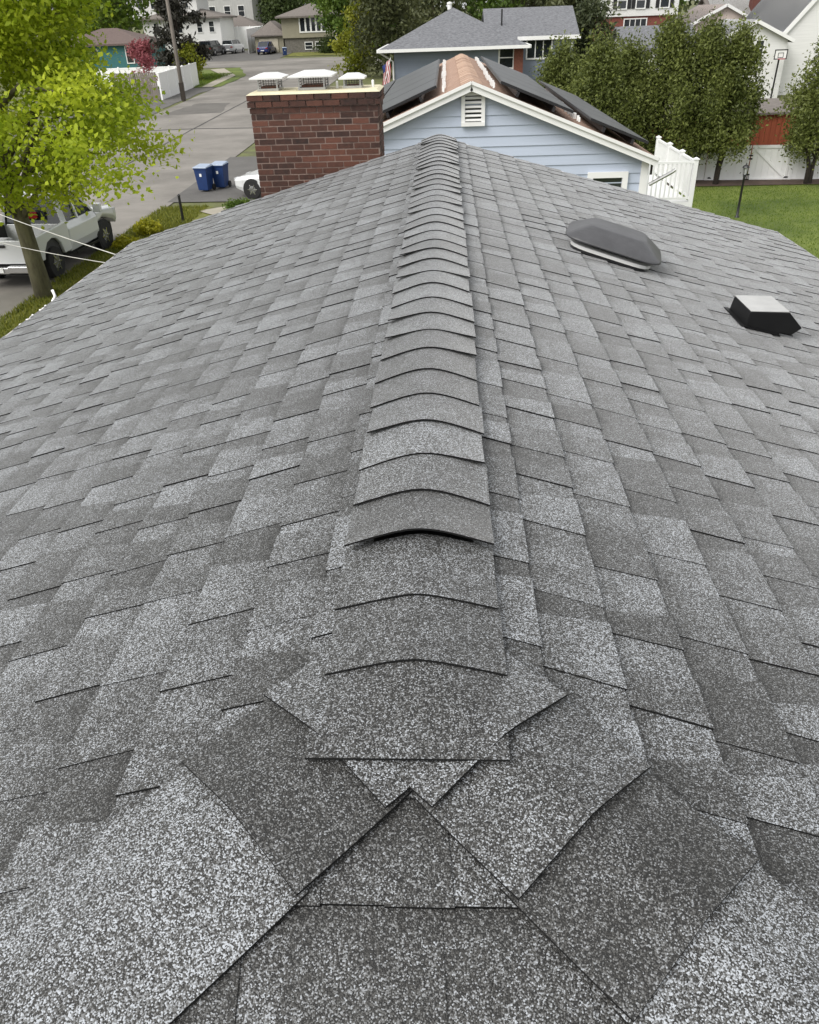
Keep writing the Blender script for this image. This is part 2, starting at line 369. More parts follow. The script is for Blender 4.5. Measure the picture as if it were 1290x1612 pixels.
# caps over the ridge and the two hips: slabs bent over a smooth envelope of the roof planes
def smax(a, b, r=.03): return .5*(a+b+math.sqrt((a-b)**2+r*r))
VENT_Y = .802+3*.1796
def env(x, y, vent=False):
    if vent:                      # over the ridge vent: higher crown, steeper arms
        r = .062; return ZR+.036-.42*(math.sqrt(x*x+r*r)-r*.45)
    r = .03; t = math.sqrt(x*x+r*r)-r*.3
    return ZR+.015-SL*smax(t, YA-y, .02)
def cap(name, org, d, w0, w1, ln, lift0, lift1, tone, thick=.0045, tilt=(0, 0), nu=14, nv=5, vent=False, skew=0):
    """org: centre of the butt (x, y); d: direction from the butt up the line; across = perpendicular in plan"""
    d = Vector(d).normalized(); ac = Vector((d.y, -d.x)); b = MB(); top = []; bot = []
    for j in range(nv+1):
        f = j/nv
        for i in range(nu+1):
            u = -w0+(w0+w1)*i/nu
            p = Vector(org)+d*(f*ln+skew*u)+ac*u
            ed = abs(u)/w0
            lf = lift0*(1-f)**1.5+lift1*f + (tilt[0] if u < 0 else tilt[1])*ed**2*(1-f)**2
            z = env(p.x, p.y, vent)+lf
            top.append((p.x, p.y, z)); bot.append((p.x, p.y, z-thick))
    n = len(top); b.v = top+bot; q = nu+1
    def F(f, t, mi): b.f.append(f); b.t.append(t); b.m.append(mi)
    for j in range(nv):
        for i in range(nu):
            a = j*q+i; F((a, a+1, a+q+1, a+q), tone, 0); F((n+a, n+a+q, n+a+q+1, n+a+1), .3, 1)
    def E(*ids):
        k0 = len(b.v); b.v += [b.v[i] for i in ids]; F((k0, k0+1, k0+2, k0+3), .3, 1)
    for i in range(nu):
        E(i, n+i, n+i+1, i+1); a = nv*q+i; E(a, a+1, n+a+1, n+a)
    for j in range(nv):
        a = j*q; E(a, a+q, n+a+q, n+a); a = j*q+nu; E(a, n+a, n+a+q, a+q)
    o = b.build(name, [GR, ASPH], roof, smooth=False, fix=False)
    for p_ in o.data.polygons: p_.use_smooth = p_.material_index == 0
    return o
h2 = math.sqrt(.5)
for c, tone, ln, l0 in ((.60+.34, .7, .36, .004), (.71, .80, .36, .005), (.368, .20, .22, .007), (.205, .62, .17, .009)):
    cap('hip_cap', (-h2*c, YA-h2*c), (h2, h2), .157, .157, ln, l0+.010, .000, tone)
for c, tone, ln, l0 in ((.93, .7, .22, .004), (.75, .82, .22, .005), (.555, .19, .22, .007), (.37, .50, .20, .009), (.205, .60, .16, .012)):
    cap('hip_cap', (h2*c, YA-h2*c), (-h2, h2), .157, .157, ln, l0+.010, .000, tone)
y = .802; k = 0
tones = [.37, .42, .54, .30, .56, .80, .58, .46, .40, .42, .62, .58, .74, .66]
lifts = [.021, .010, .0065, .021, .009, .005, .009, .006, .007, .007]
while y < YD-.05:
    last = y+.1796 > YD-.05
    ln = min(.21, YD+.012-y)
    tone = tones[k] if k < len(tones) else random.uniform(.34, .76)
    l0 = lifts[k] if k < len(lifts) else random.uniform(.003, .008)
    tl = (random.choice((0, .003, .008, .016)), random.choice((0, 0, .005, .013)))
    if k == 3: tl = (.004, .004)
    if k < 3: tl = (0, 0)
    dx = random.uniform(-.006, .006)
    cap('ridge_cap', (dx-.004, y), (random.uniform(-.008, .008), 1), .155, .155, ln, l0+.003, .003 if k else .006, tone, tilt=tl, vent=k >= 3)
    y += .1796*random.uniform(.97, 1.03) if k > 8 else .1796; k += 1

rv = MB(); yv = VENT_Y+.02
rv.prism([(-.125, ZR-.125*SL-.002), (.125, ZR-.125*SL-.002), (.125, ZR+.016-.125*.385), (.04, ZR+.014-.04*.36), (0, ZR+.004), (-.04, ZR+.014-.04*.36), (-.125, ZR+.016-.125*.385)], 'y', yv, YD-.02)
rv.build('ridge_vent', BLACKM, roof)
DRIP = mat('drip_edge_metal', (.60, .57, .54), .5, .08, 5)
def quadbar(name, a, b, w, h, M, parent): return MB().bar(a, b, w, h).build(name, M, parent)
quadbar('drip_edge', (-WL-.006, YA-WL, ZR-SL*WL-.035), (-WL-.006, YD+.01, ZR-SL*WL-.035), .02, .08, DRIP, house)
quadbar('drip_edge', (WR+.006, YA-WR, ZR-SL*WR-.035), (WR+.006, YD+.01, ZR-SL*WR-.035), .02, .08, DRIP, house)
quadbar('rake_trim', (-WL, YD+.012, ZR-SL*WL-.05), (0, YD+.012, ZR-.05), .02, .10, WHITE, house)
quadbar('rake_trim', (WR, YD+.012, ZR-SL*WR-.05), (0, YD+.012, ZR-.05), .02, .10, WHITE, house)

# roof vents
RM = Matrix.Rotation(TH, 4, 'Y')
ff = bpy.data.objects.new('attic_fan', None); link(ff, house)
ff['label'] = 'grey domed attic fan hood on the right roof slope'
cx_, cy_ = 1.0, 4.72; cpos = Vector((cx_, cy_, ZR-SL*cx_))
FANM = mat('weathered_fan_plastic', (.062, .062, .066), .42, .2, 8, .1, 60)
R2 = RM @ Matrix.Rotation(R_(-13), 4, 'Z')
MB().lathe(cpos, [(.225, .005), (.235, .012), (.225, .024)], 48, 6, M=R2).build('base_shade', BLACKM, ff, smooth=False)  # shade beneath the fan, built as a thin black slab
MB().lathe(cpos, [(.20, .020), (.236, .024), (.240, .042), (.2, .048)], 48, 5, M=R2).build('fan_collar', WHITE, ff)
MB().lathe(cpos, [(.17, .06), (.17, .10)], 24, 2, M=R2).build('fan_throat', BLACKM, ff)
MB().lathe(cpos, [(.262, .074), (.275, .068), (.279, .070), (.280, .076), (.275, .083), (.172, .142), (.164, .147), (.15, .150), (.08, .153), (.01, .154)], 64, 6, M=R2).build('fan_hood', FANM, ff, smooth=True)
vm = bpy.data.objects.new('exhaust_vent', None); link(vm, house); vm['label'] = 'black box exhaust vent low on the right roof slope'
VP_ = mat('black_vent_plastic', (.006, .006, .0065), .5, .2, 8, spec=.25); VP_.node_tree.nodes['Principled BSDF'].inputs['Coat IOR'].default_value = 1.6
vb = MB(); vb.prism([(1.528, ZR-SL*1.528+.004), (1.690, ZR-SL*1.69+.004), (1.711, 4.411), (1.766, 4.398), (1.811, 4.433), (1.735, 4.513), (1.545, 4.521)], 'y', 3.86, 4.12)
vb.build('vent_hood', VP_, vm, bevel=.004)
MB().prism([(1.547, 4.5225), (1.549, 4.5255), (1.732, 4.5180), (1.734, 4.5145)], 'y', 3.862, 4.118).build('vent_top_sheen', mat('sky_sheen_plastic', (.42, .42, .41), .45, .12, 7), vm)  # sky reflection on the black hood's top, put in as a pale grey slab
MB().add([sp(1, 1.50/CT, 3.84, .012), sp(1, 1.70/CT, 3.84, .012), sp(1, 1.70/CT, 4.13, .012), sp(1, 1.50/CT, 4.13, .012),
          sp(1, 1.515/CT, 3.84, .016), sp(1, 1.70/CT, 3.84, .016), sp(1, 1.70/CT, 4.13, .016), sp(1, 1.50/CT, 4.13, .016)],
         [(0,1,2,3), (4,5,6,7), (0,1,5,4), (1,2,6,5), (2,3,7,6), (3,0,4,7)]).build('vent_flange', VP_, vm)

# chimney against the far gable
chim = bpy.data.objects.new('chimney', None); link(chim, house); chim['label'] = 'wide red brick chimney with three capped flues'
X0, X1, Y0, Y1 = -1.690, -.545, 7.86, 8.42
ZT = 5.235; RH = .0507; BL = .152; J = .0092
core = MB(); core.box(X0+.003, X1-.003, Y0+.003, Y1-.003, 0, ZT-.02); core.build('mortar_core', MORTAR, chim)
nrow = 19; far = MB(); n_b = 0
for r in range(nrow+60):
    zt = ZT-r*RH; zb = zt-RH+J
    if zb < .05: break
    out = .020 if r < 2 else .006 if r == 2 else 0
    x = X0-out - (BL/2 if r % 2 else 0) - (.03 if r > 2 and (r//2) % 2 else 0)
    while x < X1+out-.01:
        a, c = max(x, X0-out), min(x+BL-J, X1+out)
        if c-a > .015:
            tn = random.choice((.0, .1, .2, .3, .4, .5, .6, .7, .85, 1))
            if r < 4 and x > X0+.75: tn *= .35
            if 8 < r: tn = min(1, tn+.12)
            pr = random.uniform(-.001, .0025)
            tgt = MB() if r < nrow else far
            tgt.box(a, c, Y0-out-pr, Y0+.09, zb, zt, tn)
            if r < nrow: tgt.build('brick', BRICKM, chim, fix=False)
        x += BL
    # returns on the two sides and the back
    for (xa, xb) in ((X0-out-.001, X0+.04), (X1-.04, X1+out+.001)):
        yy = Y0-out+.095 + (BL/2 if r % 2 == 0 else 0)*.5
        while yy < Y1+out-.02:
            far.box(xa, xb, yy, min(yy+BL-J, Y1+out), zb, zt, random.random()); yy += BL
    xx = X0+.045
    while xx < X1-.05:
        far.box(xx, min(xx+BL-J, X1-.045), Y1-.04, Y1+out+.001, zb, zt, random.random()); xx += BL
tag(far.build('brick', BRICKM, chim, fix=False), kind='stuff')
cr = MB(); cr.add([(X0-.022, Y0-.022, ZT+.004), (X1+.022, Y0-.022, ZT+.004), (X1+.022, Y1+.02, ZT+.004), (X0-.022, Y1+.02, ZT+.004),
                   (X0+.01, Y0+.02, ZT+.022), (X1-.01, Y0+.02, ZT+.022), (X1-.01, Y1-.03, ZT+.022), (X0+.01, Y1-.03, ZT+.022)],
                  [(3,2,1,0), (4,5,6,7), (0,1,5,4), (1,2,6,5), (2,3,7,6), (3,0,4,7)]); cr.build('chimney_crown', CONC, chim)
def flue(x0, x1, y0, y1, h, ov, label, legs=False):
    f = bpy.data.objects.new('flue_cap', None); link(f, chim); z = ZT+.02
    f['label'] = label
    b = MB()
    b.box(x0-.012, x1+.012, y0-.012, y1+.012, z-.01, z+.022, mi=0)
    for X in (x0, x1):
        for Y in (y0, y1): b.box(X-.006, X+.006, Y-.006, Y+.006, z, z+h, mi=0)
    n = int((x1-x0)/.022)
    for i in range(1, n):
        xx = x0+(x1-x0)*i/n
        for Y in (y0, y1): b.box(xx-.0016, xx+.0016, Y-.0016, Y+.0016, z, z+h, mi=1)
    for i in range(1, 5):
        zz = z+h*i/5
        for Y in (y0, y1): b.box(x0, x1, Y-.0016, Y+.0016, zz-.0016, zz+.0016, mi=1)
        for X in (x0, x1): b.box(X-.0016, X+.0016, y0, y1, zz-.0016, zz+.0016, mi=1)
    b.box(x0+.02, x1-.02, y0+.02, y1-.02, z, z+h*.35, mi=2)
    t = MB(); zz = z+h
    t.add([(x0-ov, y0-ov, zz-.008), (x1+ov, y0-ov, zz-.008), (x1+ov, y1+ov, zz-.008), (x0-ov, y1+ov, zz-.008),
           (x0-ov, y0-ov, zz+.004), (x1+ov, y0-ov, zz+.004), (x1+ov, y1+ov, zz+.004), (x0-ov, y1+ov, zz+.004),
           (x0+.02, y0+.02, zz+.035), (x1-.02, y0+.02, zz+.035), (x1-.02, y1-.02, zz+.035), (x0+.02, y1-.02, zz+.035)],
          [(3,2,1,0), (0,1,5,4), (1,2,6,5), (2,3,7,6), (3,0,4,7), (4,5,9,8), (5,6,10,9), (6,7,11,10), (7,4,8,11), (8,9,10,11)], mi=3)
    # one mesh for the screen, one for its lid, joined under the flue cap (sub-sub parts are not allowed, so one mesh)
    n0 = len(b.v); b.v += t.v; b.f += [tuple(n0+i for i in q) for q in t.f]; b.t += t.t; b.m += t.m
    bpy.data.objects.remove(f)
    o = b.build('flue_cap', [GALV, MESHM, CLAY, CAPM], chim); o['label'] = label
flue(-1.63, -1.46, 8.03, 8.27, .105, .065, 'square flue cap on the left of the crown')
flue(-1.255, -1.03, 8.0, 8.28, .112, .085, 'widest flue cap in the middle of the crown')
flue(-.855, -.71, 8.05, 8.22, .082, .045, 'lowest flue cap on the right of the crown')
for xx in (-.925, -.60): MB().lathe((xx, 8.1, ZT+.015), [(.012, 0), (.012, .06), (.004, .066)], 10).build('crown_stub', VINYL, chim)

# white cable and small brackets along the left eave
cb = MB(); pts = []
for i in range(30):
    t = i/29; yy = 5.36+t*.58
    pts.append((-WL-.02+.012*math.sin(i*2.3), yy, ZR-SL*WL-.02+.016*abs(math.sin(i*1.7))+(max(0, t-.93)*1.1)))
cb.tube(pts, .011, 8); cb.lathe((-WL-.02, 5.36, ZR-SL*WL-.02), [(.02, -.02), (.028, 0), (.02, .02)], 10)
tag(cb.build('eave_cable', VINYL, smooth=True), 'white curled cable lying along the left eave of the shingle roof', 'cable')

# ------------------------------------------------------------ windows for houses
def window(parent, c, w, h, face='-y', lights=1, M=WHITE, fr=.09, mull=.06, louvers=0, depth=.06):
    """c: centre on the wall plane; frame stands proud, pane recessed as a child"""
    def P(u, v_, n):
        return {'-y': (c[0]+u, c[1]-n, c[2]+v_), '+x': (c[0]+n, c[1]+u, c[2]+v_), '-x': (c[0]-n, c[1]+u, c[2]+v_)}[face]
    def bx(b, u0, u1, v0, v1, n0, n1):
        vs = [P(u, q, n) for n in (n0, n1) for u, q in ((u0, v0), (u1, v0), (u1, v1), (u0, v1))]
        b.add(vs, [(0,1,2,3), (4,5,6,7), (0,1,5,4), (1,2,6,5), (2,3,7,6), (3,0,4,7)])
    f = MB(); o = fr
    bx(f, -w/2-o, w/2+o, h/2, h/2+o, -.03, depth); bx(f, -w/2-o, w/2+o, -h/2-o, -h/2, -.03, depth+.02)
    bx(f, -w/2-o, -w/2, -h/2, h/2, -.03, depth); bx(f, w/2, w/2+o, -h/2, h/2, -.03, depth)
    for i in range(1, lights):
        u = -w/2+w*i/lights; bx(f, u-mull/2, u+mull/2, -h/2, h/2, -.02, depth-.008)
    if lights == 1 and not louvers: bx(f, -w/2, w/2, -.025, .025, -.02, depth-.02)
    fo = f.build('window', M, parent)
    for i in range(lights):
        g = MB(); u0 = -w/2+w*i/lights; u1 = u0+w/lights
        bx(g, u0+.004, u1-.004, -h/2+.004, h/2-.004, -.025, .004); g.build('pane', GLASS if not louvers else BLACKM, fo)
    for i in range(louvers):
        vz = -h/2+h*(i+.5)/louvers; b = MB()
        vs = [P(u, vz+dv, n) for u in (-w/2, w/2) for dv, n in ((-.020, .040), (.008, .012), (.014, .018), (-.012, .048))]
        b.add(vs, [(0,1,2,3), (7,6,5,4), (0,4,5,1), (1,5,6,2), (2,6,7,3), (3,7,4,0)]); b.build('slat', M, fo)
    return fo

# ------------------------------------------------------------ the pale blue gable house next door
NBLUE = mat('pale_blue_clapboard', (.45, .505, .60), .55, .05, 2, .05, 40, stretch=(.3, 1, 6))
BROWN = mat('brown_roof_shingle', (.34, .21, .15), .9, .3, 5, .5, 40, col2=(.48, .32, .24), stretch=(1, 6, 1))
PANEL = mat('solar_cell', (.012, .014, .017), .30, .3, 3, spec=.3)
PFRAME = mat('panel_frame', (.03, .03, .032), .4, .1, 5, metal=.5)
nb = thing('gable_house', 'pale blue gable house with solar panels and a white louvered vent', 'house', (.44, 13.5, 0))
NX, NY, NE, NS = .44, 13.5, 23.0, .388; NZ = 4.93; XL, XRr = -2.35, 3.27
T = lambda x, y, z: (x-.44, y-13.5, z)      # into the house's own frame
def nroof(x): return NZ-NS*abs(x-NX)
b = MB(); b.prism([(XL+.1-.44, 0), (XRr-.12-.44, 0), (XRr-.12-.44, nroof(XRr)-.08), (0, NZ-.09), (XL+.1-.44, nroof(XL)-.08)], 'y', .05, NE-NY-.2)
b.build('wall', NBLUE, nb)
BP = .146; z = -.5; i = 0
while z < NZ-.1:
    zt = z+BP
    # clip the board to the gable triangle
    hwT = lambda zz: (NZ-.07-zz)/NS
    l0, l1 = max(XL+.1-NX, -hwT(z)), max(XL+.1-NX, -hwT(zt)); r0, r1 = min(XRr-.12-NX, hwT(z)), min(XRr-.12-NX, hwT(zt))
    if zt > NZ-.08: l1 = r1 = 0; zt = NZ-.08
    if z > 1.5:
        b = MB(); b.add([(l0, .05, z), (r0, .05, z), (r1, .05, zt), (l1, .05, zt), (l0, .024, z), (r0, .024, z), (r1, .042, zt), (l1, .042, zt)],
              [(0,1,2,3), (4,5,6,7), (0,1,5,4), (1,2,6,5), (2,3,7,6), (3,0,4,7)]); b.build('siding_board', NBLUE, nb)
    z += BP
MB().box(XL+.1-NX, XRr-.12-NX, .02, .05, 0, 1.5).build('foundation', MORTAR, nb)
for sg, W in ((-1, NX-XL), (1, XRr-NX)):
    b = MB(); W2 = W+.05
    b.add([(0, -.12, NZ), (0, NE-NY, NZ), (sg*W2, NE-NY, NZ-NS*W2), (sg*W2, -.12, NZ-NS*W2), (0, -.12, NZ-.06), (0, NE-NY, NZ-.06), (sg*W2, NE-NY, NZ-NS*W2-.06), (sg*W2, -.12, NZ-NS*W2-.06)],
          [(0,1,2,3), (7,6,5,4), (0,3,7,4), (1,5,6,2), (3,2,6,7)]); b.build('roof', BROWN, nb)
    b = MB(); b.bar((0, -.135, NZ-.055), (sg*W2, -.135, NZ-NS*W2-.055), .03, .125); b.build('rake_board', WHITE, nb)
    b = MB(); b.bar((0, -.165, NZ-.01), (sg*W2, -.165, NZ-NS*W2-.01), .03, .045); b.build('rake_moulding', WHITE, nb)
window(nb, (.06-.03, .03, 4.56), .25, .36, louvers=6, fr=.055, depth=.05)
window(nb, (2.16, .03, 3.20), .46, .66, fr=.085, depth=.05)
# ridge: loose brown cap strip and white panel-edge clips
b = MB()
for i in range(46):
    yy = -.1+i*.2; e = .007*(i % 2)+random.uniform(0, .004); q = .16
    b.prism([(-q, NZ-NS*q+.004), (-q, NZ-NS*q+.018+e), (-.03, NZ-.005+e+.012), (.03, NZ-.005+e+.012), (q, NZ-NS*q+.018+e), (q, NZ-NS*q+.004), (0, NZ)], 'y', yy, yy+.205, random.random())
tag(b.build('ridge_shingle', mat('tan_ridge_shingle', (.40, .26, .19), .9, .25, 9, tone=.7, col2=(.55, .39, .29)), nb), kind='stuff')
def clips(x, y0, y1, n, z_off=.05):
    b = MB()
    for i in range(n):
        yy = y0+(y1-y0)*i/n+random.uniform(-.03, .03); xx = x+random.uniform(-.02, .02); s_ = random.uniform(.010, .026)
        zz = NZ-NS*abs(xx)+z_off
        b.box(xx-s_, xx+s_, yy-s_, yy+s_, zz-.05, zz+s_*random.uniform(.6, 1.5))
    return b
tag(clips(-.42, -.05, 8.5, 46, .08).build('panel_clip', WHITE, nb), kind='stuff')
tag(clips(.34, -.05, 8.5, 46, .08).build('panel_clip', WHITE, nb), kind='stuff')
tag(clips(1.62, -.02, 2.6, 20, .10).build('panel_clip', WHITE, nb), kind='stuff')
proto = None
def panel_array(sg, x0, x1, y0, ncol, pl):
    """portrait solar panels on rails above one slope"""
    global proto
    nrm = Vector((sg*NS, 0, 1)).normalized()
    for c in range(ncol):
        ya, yb = y0+c*(pl+.02), y0+c*(pl+.02)+pl
        def P(x, y, n): return Vector((sg*x, y, NZ-NS*x)) + nrm*n
        po = MB(); cor = [(x0, ya), (x1, ya), (x1, yb), (x0, yb)]
        po.add([P(x, y, n) for n in (.11, .148) for x, y in cor], [(3,2,1,0), (0,1,5,4), (1,2,6,5), (2,3,7,6), (3,0,4,7), (4,5,6,7)], mi=0)
        q = .025; cor2 = [(x0+q, ya+q), (x1-q, ya+q), (x1-q, yb-q), (x0+q, yb-q)]
        po.add([P(x, y, .150) for x, y in cor2], [(0,1,2,3)], mi=1)
        o = po.build('solar_panel', [PFRAME, PANEL], nb)
        rl = MB()
        for xx in (x0+(x1-x0)*.25, x0+(x1-x0)*.75):
            rl.add([P(xx-.02, ya-.03, .03), P(xx+.02, ya-.03, .03), P(xx+.02, ya-.03, .10), P(xx-.02, ya-.03, .10), P(xx-.02, yb, .03), P(xx+.02, yb, .03), P(xx+.02, yb, .10), P(xx-.02, yb, .10)],
                   [(0,1,2,3), (4,5,6,7), (0,1,5,4), (1,2,6,5), (2,3,7,6), (3,0,4,7)])
        rl.build('mounting_rail', PFRAME, nb)
panel_array(-1, .48, 1.52, .12, 5, 1.62); panel_array(-1, 1.56, 2.5, 2.2, 4, 1.62)
panel_array(1, .40, 1.52, .12, 5, 1.62); panel_array(1, 1.80, 2.72, .15, 5, 1.62)
# gutter elbow and wall trim at the right corner
MB().box(XRr-.16-NX, XRr-.05-NX, .0, .09, 0, nroof(XRr)-.06).build('corner_board', WHITE, nb)
MB().tube([(XRr-.02-NX, -.04, 3.42), (XRr+.32-NX, -.04, 3.60), (XRr+.36-NX, -.04, 3.63)], .028, 8).build('drain_pipe', GALV, nb)
# white deck with balusters at the right of the gable
dx0, dx1, dy0, dy1, dz = XRr-.02, 5.95, 20.5, 24.4, 1.75
deck = thing('deck', 'white railed deck at the right corner of the pale blue house', 'deck', (dx0, dy0, 0))
D = lambda x, y, z: (x-dx0, y-dy0, z)
b = MB(); b.box(0, dx1-dx0, 0, dy1-dy0, dz-.16, dz); b.build('platform', WHITE, deck)
b = MB(); b.box(.1, dx1-dx0-.1, .06, dy1-dy0, -.9, dz-.26); b.build('skirt', WHITE, deck)
posts = [(dx1, dy0), (dx1, dy0+1.3), (dx1, dy0+2.6), (dx1, dy1), (dx0+.03, dy0)]
for (px_, py_) in posts:
    b = MB(); X, Y, _ = D(px_, py_, 0); b.box(X-.05, X+.05, Y-.05, Y+.05, dz-.2, dz+.95)
    b.box(X-.065, X+.065, Y-.065, Y+.065, dz+.95, dz+.975); b.add([(X-.06, Y-.06, dz+.975), (X+.06, Y-.06, dz+.975), (X+.06, Y+.06, dz+.975), (X-.06, Y+.06, dz+.975), (X, Y, dz+1.01)], [(0,1,4), (1,2,4), (2,3,4), (3,0,4)])
    b.build('post', WHITE, deck)
for a, c in (((dx0+.03, dy0), (dx1, dy0)), ((dx1, dy0), (dx1, dy1))):
    for zz, hh in ((dz+.90, .05), (dz+.10, .05)):
        b = MB(); b.bar(D(a[0], a[1], zz), D(c[0], c[1], zz), .05, hh); b.build('rail', WHITE, deck)
    L_ = math.hypot(c[0]-a[0], c[1]-a[1]); n = int(L_/.105)
    for i in range(1, n):
        t = i/n; X, Y, _ = D(a[0]+(c[0]-a[0])*t, a[1]+(c[1]-a[1])*t, 0)
        b = MB(); b.box(X-.016, X+.016, Y-.016, Y+.016, dz+.12, dz+.88); b.build('baluster', WHITE, deck, fix=False)

# ------------------------------------------------------------ generic houses
def gable_roof(parent, x0, x1, y0, y1, ze, rise, axis, ov, M, th=.15):
    b = MB()
    if axis == 'x':   # ridge runs along x
        ym = (y0+y1)/2; s_ = rise/((y1-y0)/2); z0 = ze-ov*s_
        prof = [(y0-ov, z0), (ym, ze+rise), (y1+ov, z0), (y1+ov, z0-th), (ym, ze+rise-th), (y0-ov, z0-th)]
        b.prism(prof, 'x', x0-ov, x1+ov)
    else:
        xm = (x0+x1)/2; s_ = rise/((x1-x0)/2); z0 = ze-ov*s_
        prof = [(x0-ov, z0), (xm, ze+rise), (x1+ov, z0), (x1+ov, z0-th), (xm, ze+rise-th), (x0-ov, z0-th)]
        b.prism(prof, 'y', y0-ov, y1+ov)
    return b.build('roof', M, parent)
def hip_roof(parent, x0, x1, y0, y1, ze, rise, ov, M, th=.12, ridge=None):
    a0, a1, b0, b1 = x0-ov, x1+ov, y0-ov, y1+ov; b = MB(); hw_ = min(a1-a0, b1-b0)/2
    if a1-a0 >= b1-b0: r = [(a0+hw_, (b0+b1)/2, ze+rise), (a1-hw_, (b0+b1)/2, ze+rise)]
    else: r = [((a0+a1)/2, b0+hw_, ze+rise), ((a0+a1)/2, b1-hw_, ze+rise)]
    if a1-a0 >= b1-b0: fs = [(0,1,5,4), (1,2,5), (2,3,4,5), (3,0,4)]
    else: fs = [(0,1,4), (1,2,5,4), (2,3,5), (3,0,4,5)]
    b.add([(a0,b0,ze), (a1,b0,ze), (a1,b1,ze), (a0,b1,ze), *r], fs)
    b.box(a0, a1, b0, b1, ze-th, ze-.002, mi=0)
    return b.build('roof', M, parent)
def gable_wall(parent, x0, x1, y0, y1, z0, ze, rise, axis, M):
    b = MB()
    if axis == 'x': b.prism([(y0, z0), (y1, z0), (y1, ze), ((y0+y1)/2, ze+rise), (y0, ze)], 'x', x0, x1)
    elif axis == 'y': b.prism([(x0, z0), (x1, z0), (x1, ze), ((x0+x1)/2, ze+rise), (x0, ze)], 'y', y0, y1)
    else: b.box(x0, x1, y0, y1, z0, ze)
    return b.build('wall', M, parent)
GREYROOF = mat('grey_roof_shingle', (.115, .118, .128), .9, .35, 6, .5, 60, col2=(.23, .235, .25), stretch=(1, 2, 4))
BLUEGREY = mat('blue_grey_siding', (.22, .255, .315), .6, .06, 2, .1, 30, stretch=(.2, .2, 8))
TAUPE = mat('taupe_roof', (.16, .14, .125), .9, .2, 5, .3, 40)
def at_origin(t):
    """local frame whose origin is the thing's own base: parts are built in world space, then shifted"""
    off = Vector(t.location)
    def rec(o):
        for c in o.children:
            if c.type == 'MESH' and o is t: c.location = -off
            rec(c)
    rec(t); return t

# blue-grey hip-roofed house down the street
h = thing('hip_roofed_house', 'blue grey house with a grey hip roof and a triple window wing', 'house', (1, 57, .3))
HX0, HX1, HY0, HY1, HE = -2.95, 3.95, 53, 61.5, 4.12
gable_wall(h, HX0, HX1, HY0, HY1, -.5, HE-.1, 0, None, BLUEGREY)
hip_roof(h, HX0, HX1, HY0, HY1, HE, 1.95, .85, GREYROOF)
b = MB()
for a, c in (((HX0-.87, HY0-.88), (HX1+.87, HY0-.88)), ((HX0-.88, HY0-.87), (HX0-.88, HY1+.87)), ((HX1+.88, HY0-.87), (HX1+.88, HY1+.87))):
    MB().bar((a[0], a[1], HE-.05), (c[0], c[1], HE-.05), .12, .16).build('gutter', WHITE, h)
MB().tube([(HX0-.8, HY0-.85, HE-.1), (HX0-.3, HY0-.12, HE-.45), (HX0-.06, HY0-.06, HE-.6), (HX0-.06, HY0-.06, .2)], .05, 8).build('downspout', WHITE, h)
window(h, (3.55, HY0, 3.52), .75, 1.0)
WX0, WX1, WY0, WY1, WE = 4.36, 7.78, 56, 64, 4.50
gable_wall(h, WX0, WX1, WY0, WY1, -.6, WE-.1, 1.4, 'x', BLUEGREY)
gable_roof(h, WX0-1.6, WX1, WY0, WY1, WE, 1.45, 'x', .32, GREYROOF)
MB().bar((WX0, WY0-.40, WE-.13), (WX1+.34, WY0-.40, WE-.13), .10, .2).build('gutter', WHITE, h)
MB().bar((WX1-.1, WY0-.06, .1), (WX1-.1, WY0-.06, WE-.2), .09, .07).build('downspout', WHITE, h)
window(h, (5.72, WY0, 3.80), 1.42, .95, lights=3)
MB().box(3.98, 4.5, HY0-.25, HY0+.2, 0, 3.95).build('brick_stack', mat('stack_brick', (.16, .06, .04), .9, .3, 14, .3, 60), h)
MB().lathe((.3, 57, HE+1.85), [(.13, 0), (.13, .25), (.16, .27), (.16, .36), (.02, .4)], 12).build('roof_vent_pipe', WHITE, h)
MB().lathe((3.5, 57.5, 5.2), [(.05, -.5), (.05, .7)], 8).build('roof_vent_pipe', BLACKM, h)
at_origin(h)
# flag beside that house
fl = thing('flag', 'small red and white striped flag drooping by the blue grey house corner', 'flag', (-3.55, 52.1, .3))
FR_, FW, FB = mat('flag_red', (.42, .03, .04), .8), mat('flag_white', (.7, .7, .68), .8), mat('flag_blue', (.03, .05, .2), .8)
b = MB(); N_, Mv = 13, 6
for i in range(N_):
    for j in range(Mv):
        def Q(i, j):
            u, q = i/N_, j/Mv
            return (.50*u*.9-.05+.05*math.sin(q*5+u*6), .06*math.sin(u*14)*(.3+q), 3.05-1.15*q+.30*u-.25*u*q)
        b.add([Q(i, j), Q(i+1, j), Q(i+1, j+1), Q(i, j+1)], [(0,1,2,3)], mi=2 if (i < 6 and j < 2) else i % 2)
b.build('cloth', [FR_, FW, FB], fl)
MB().tube([(-.1, 0, 0), (-.05, 0, 1.8), (.45, 0, 3.45)], .022, 6).build('flagpole', WHITE, fl)

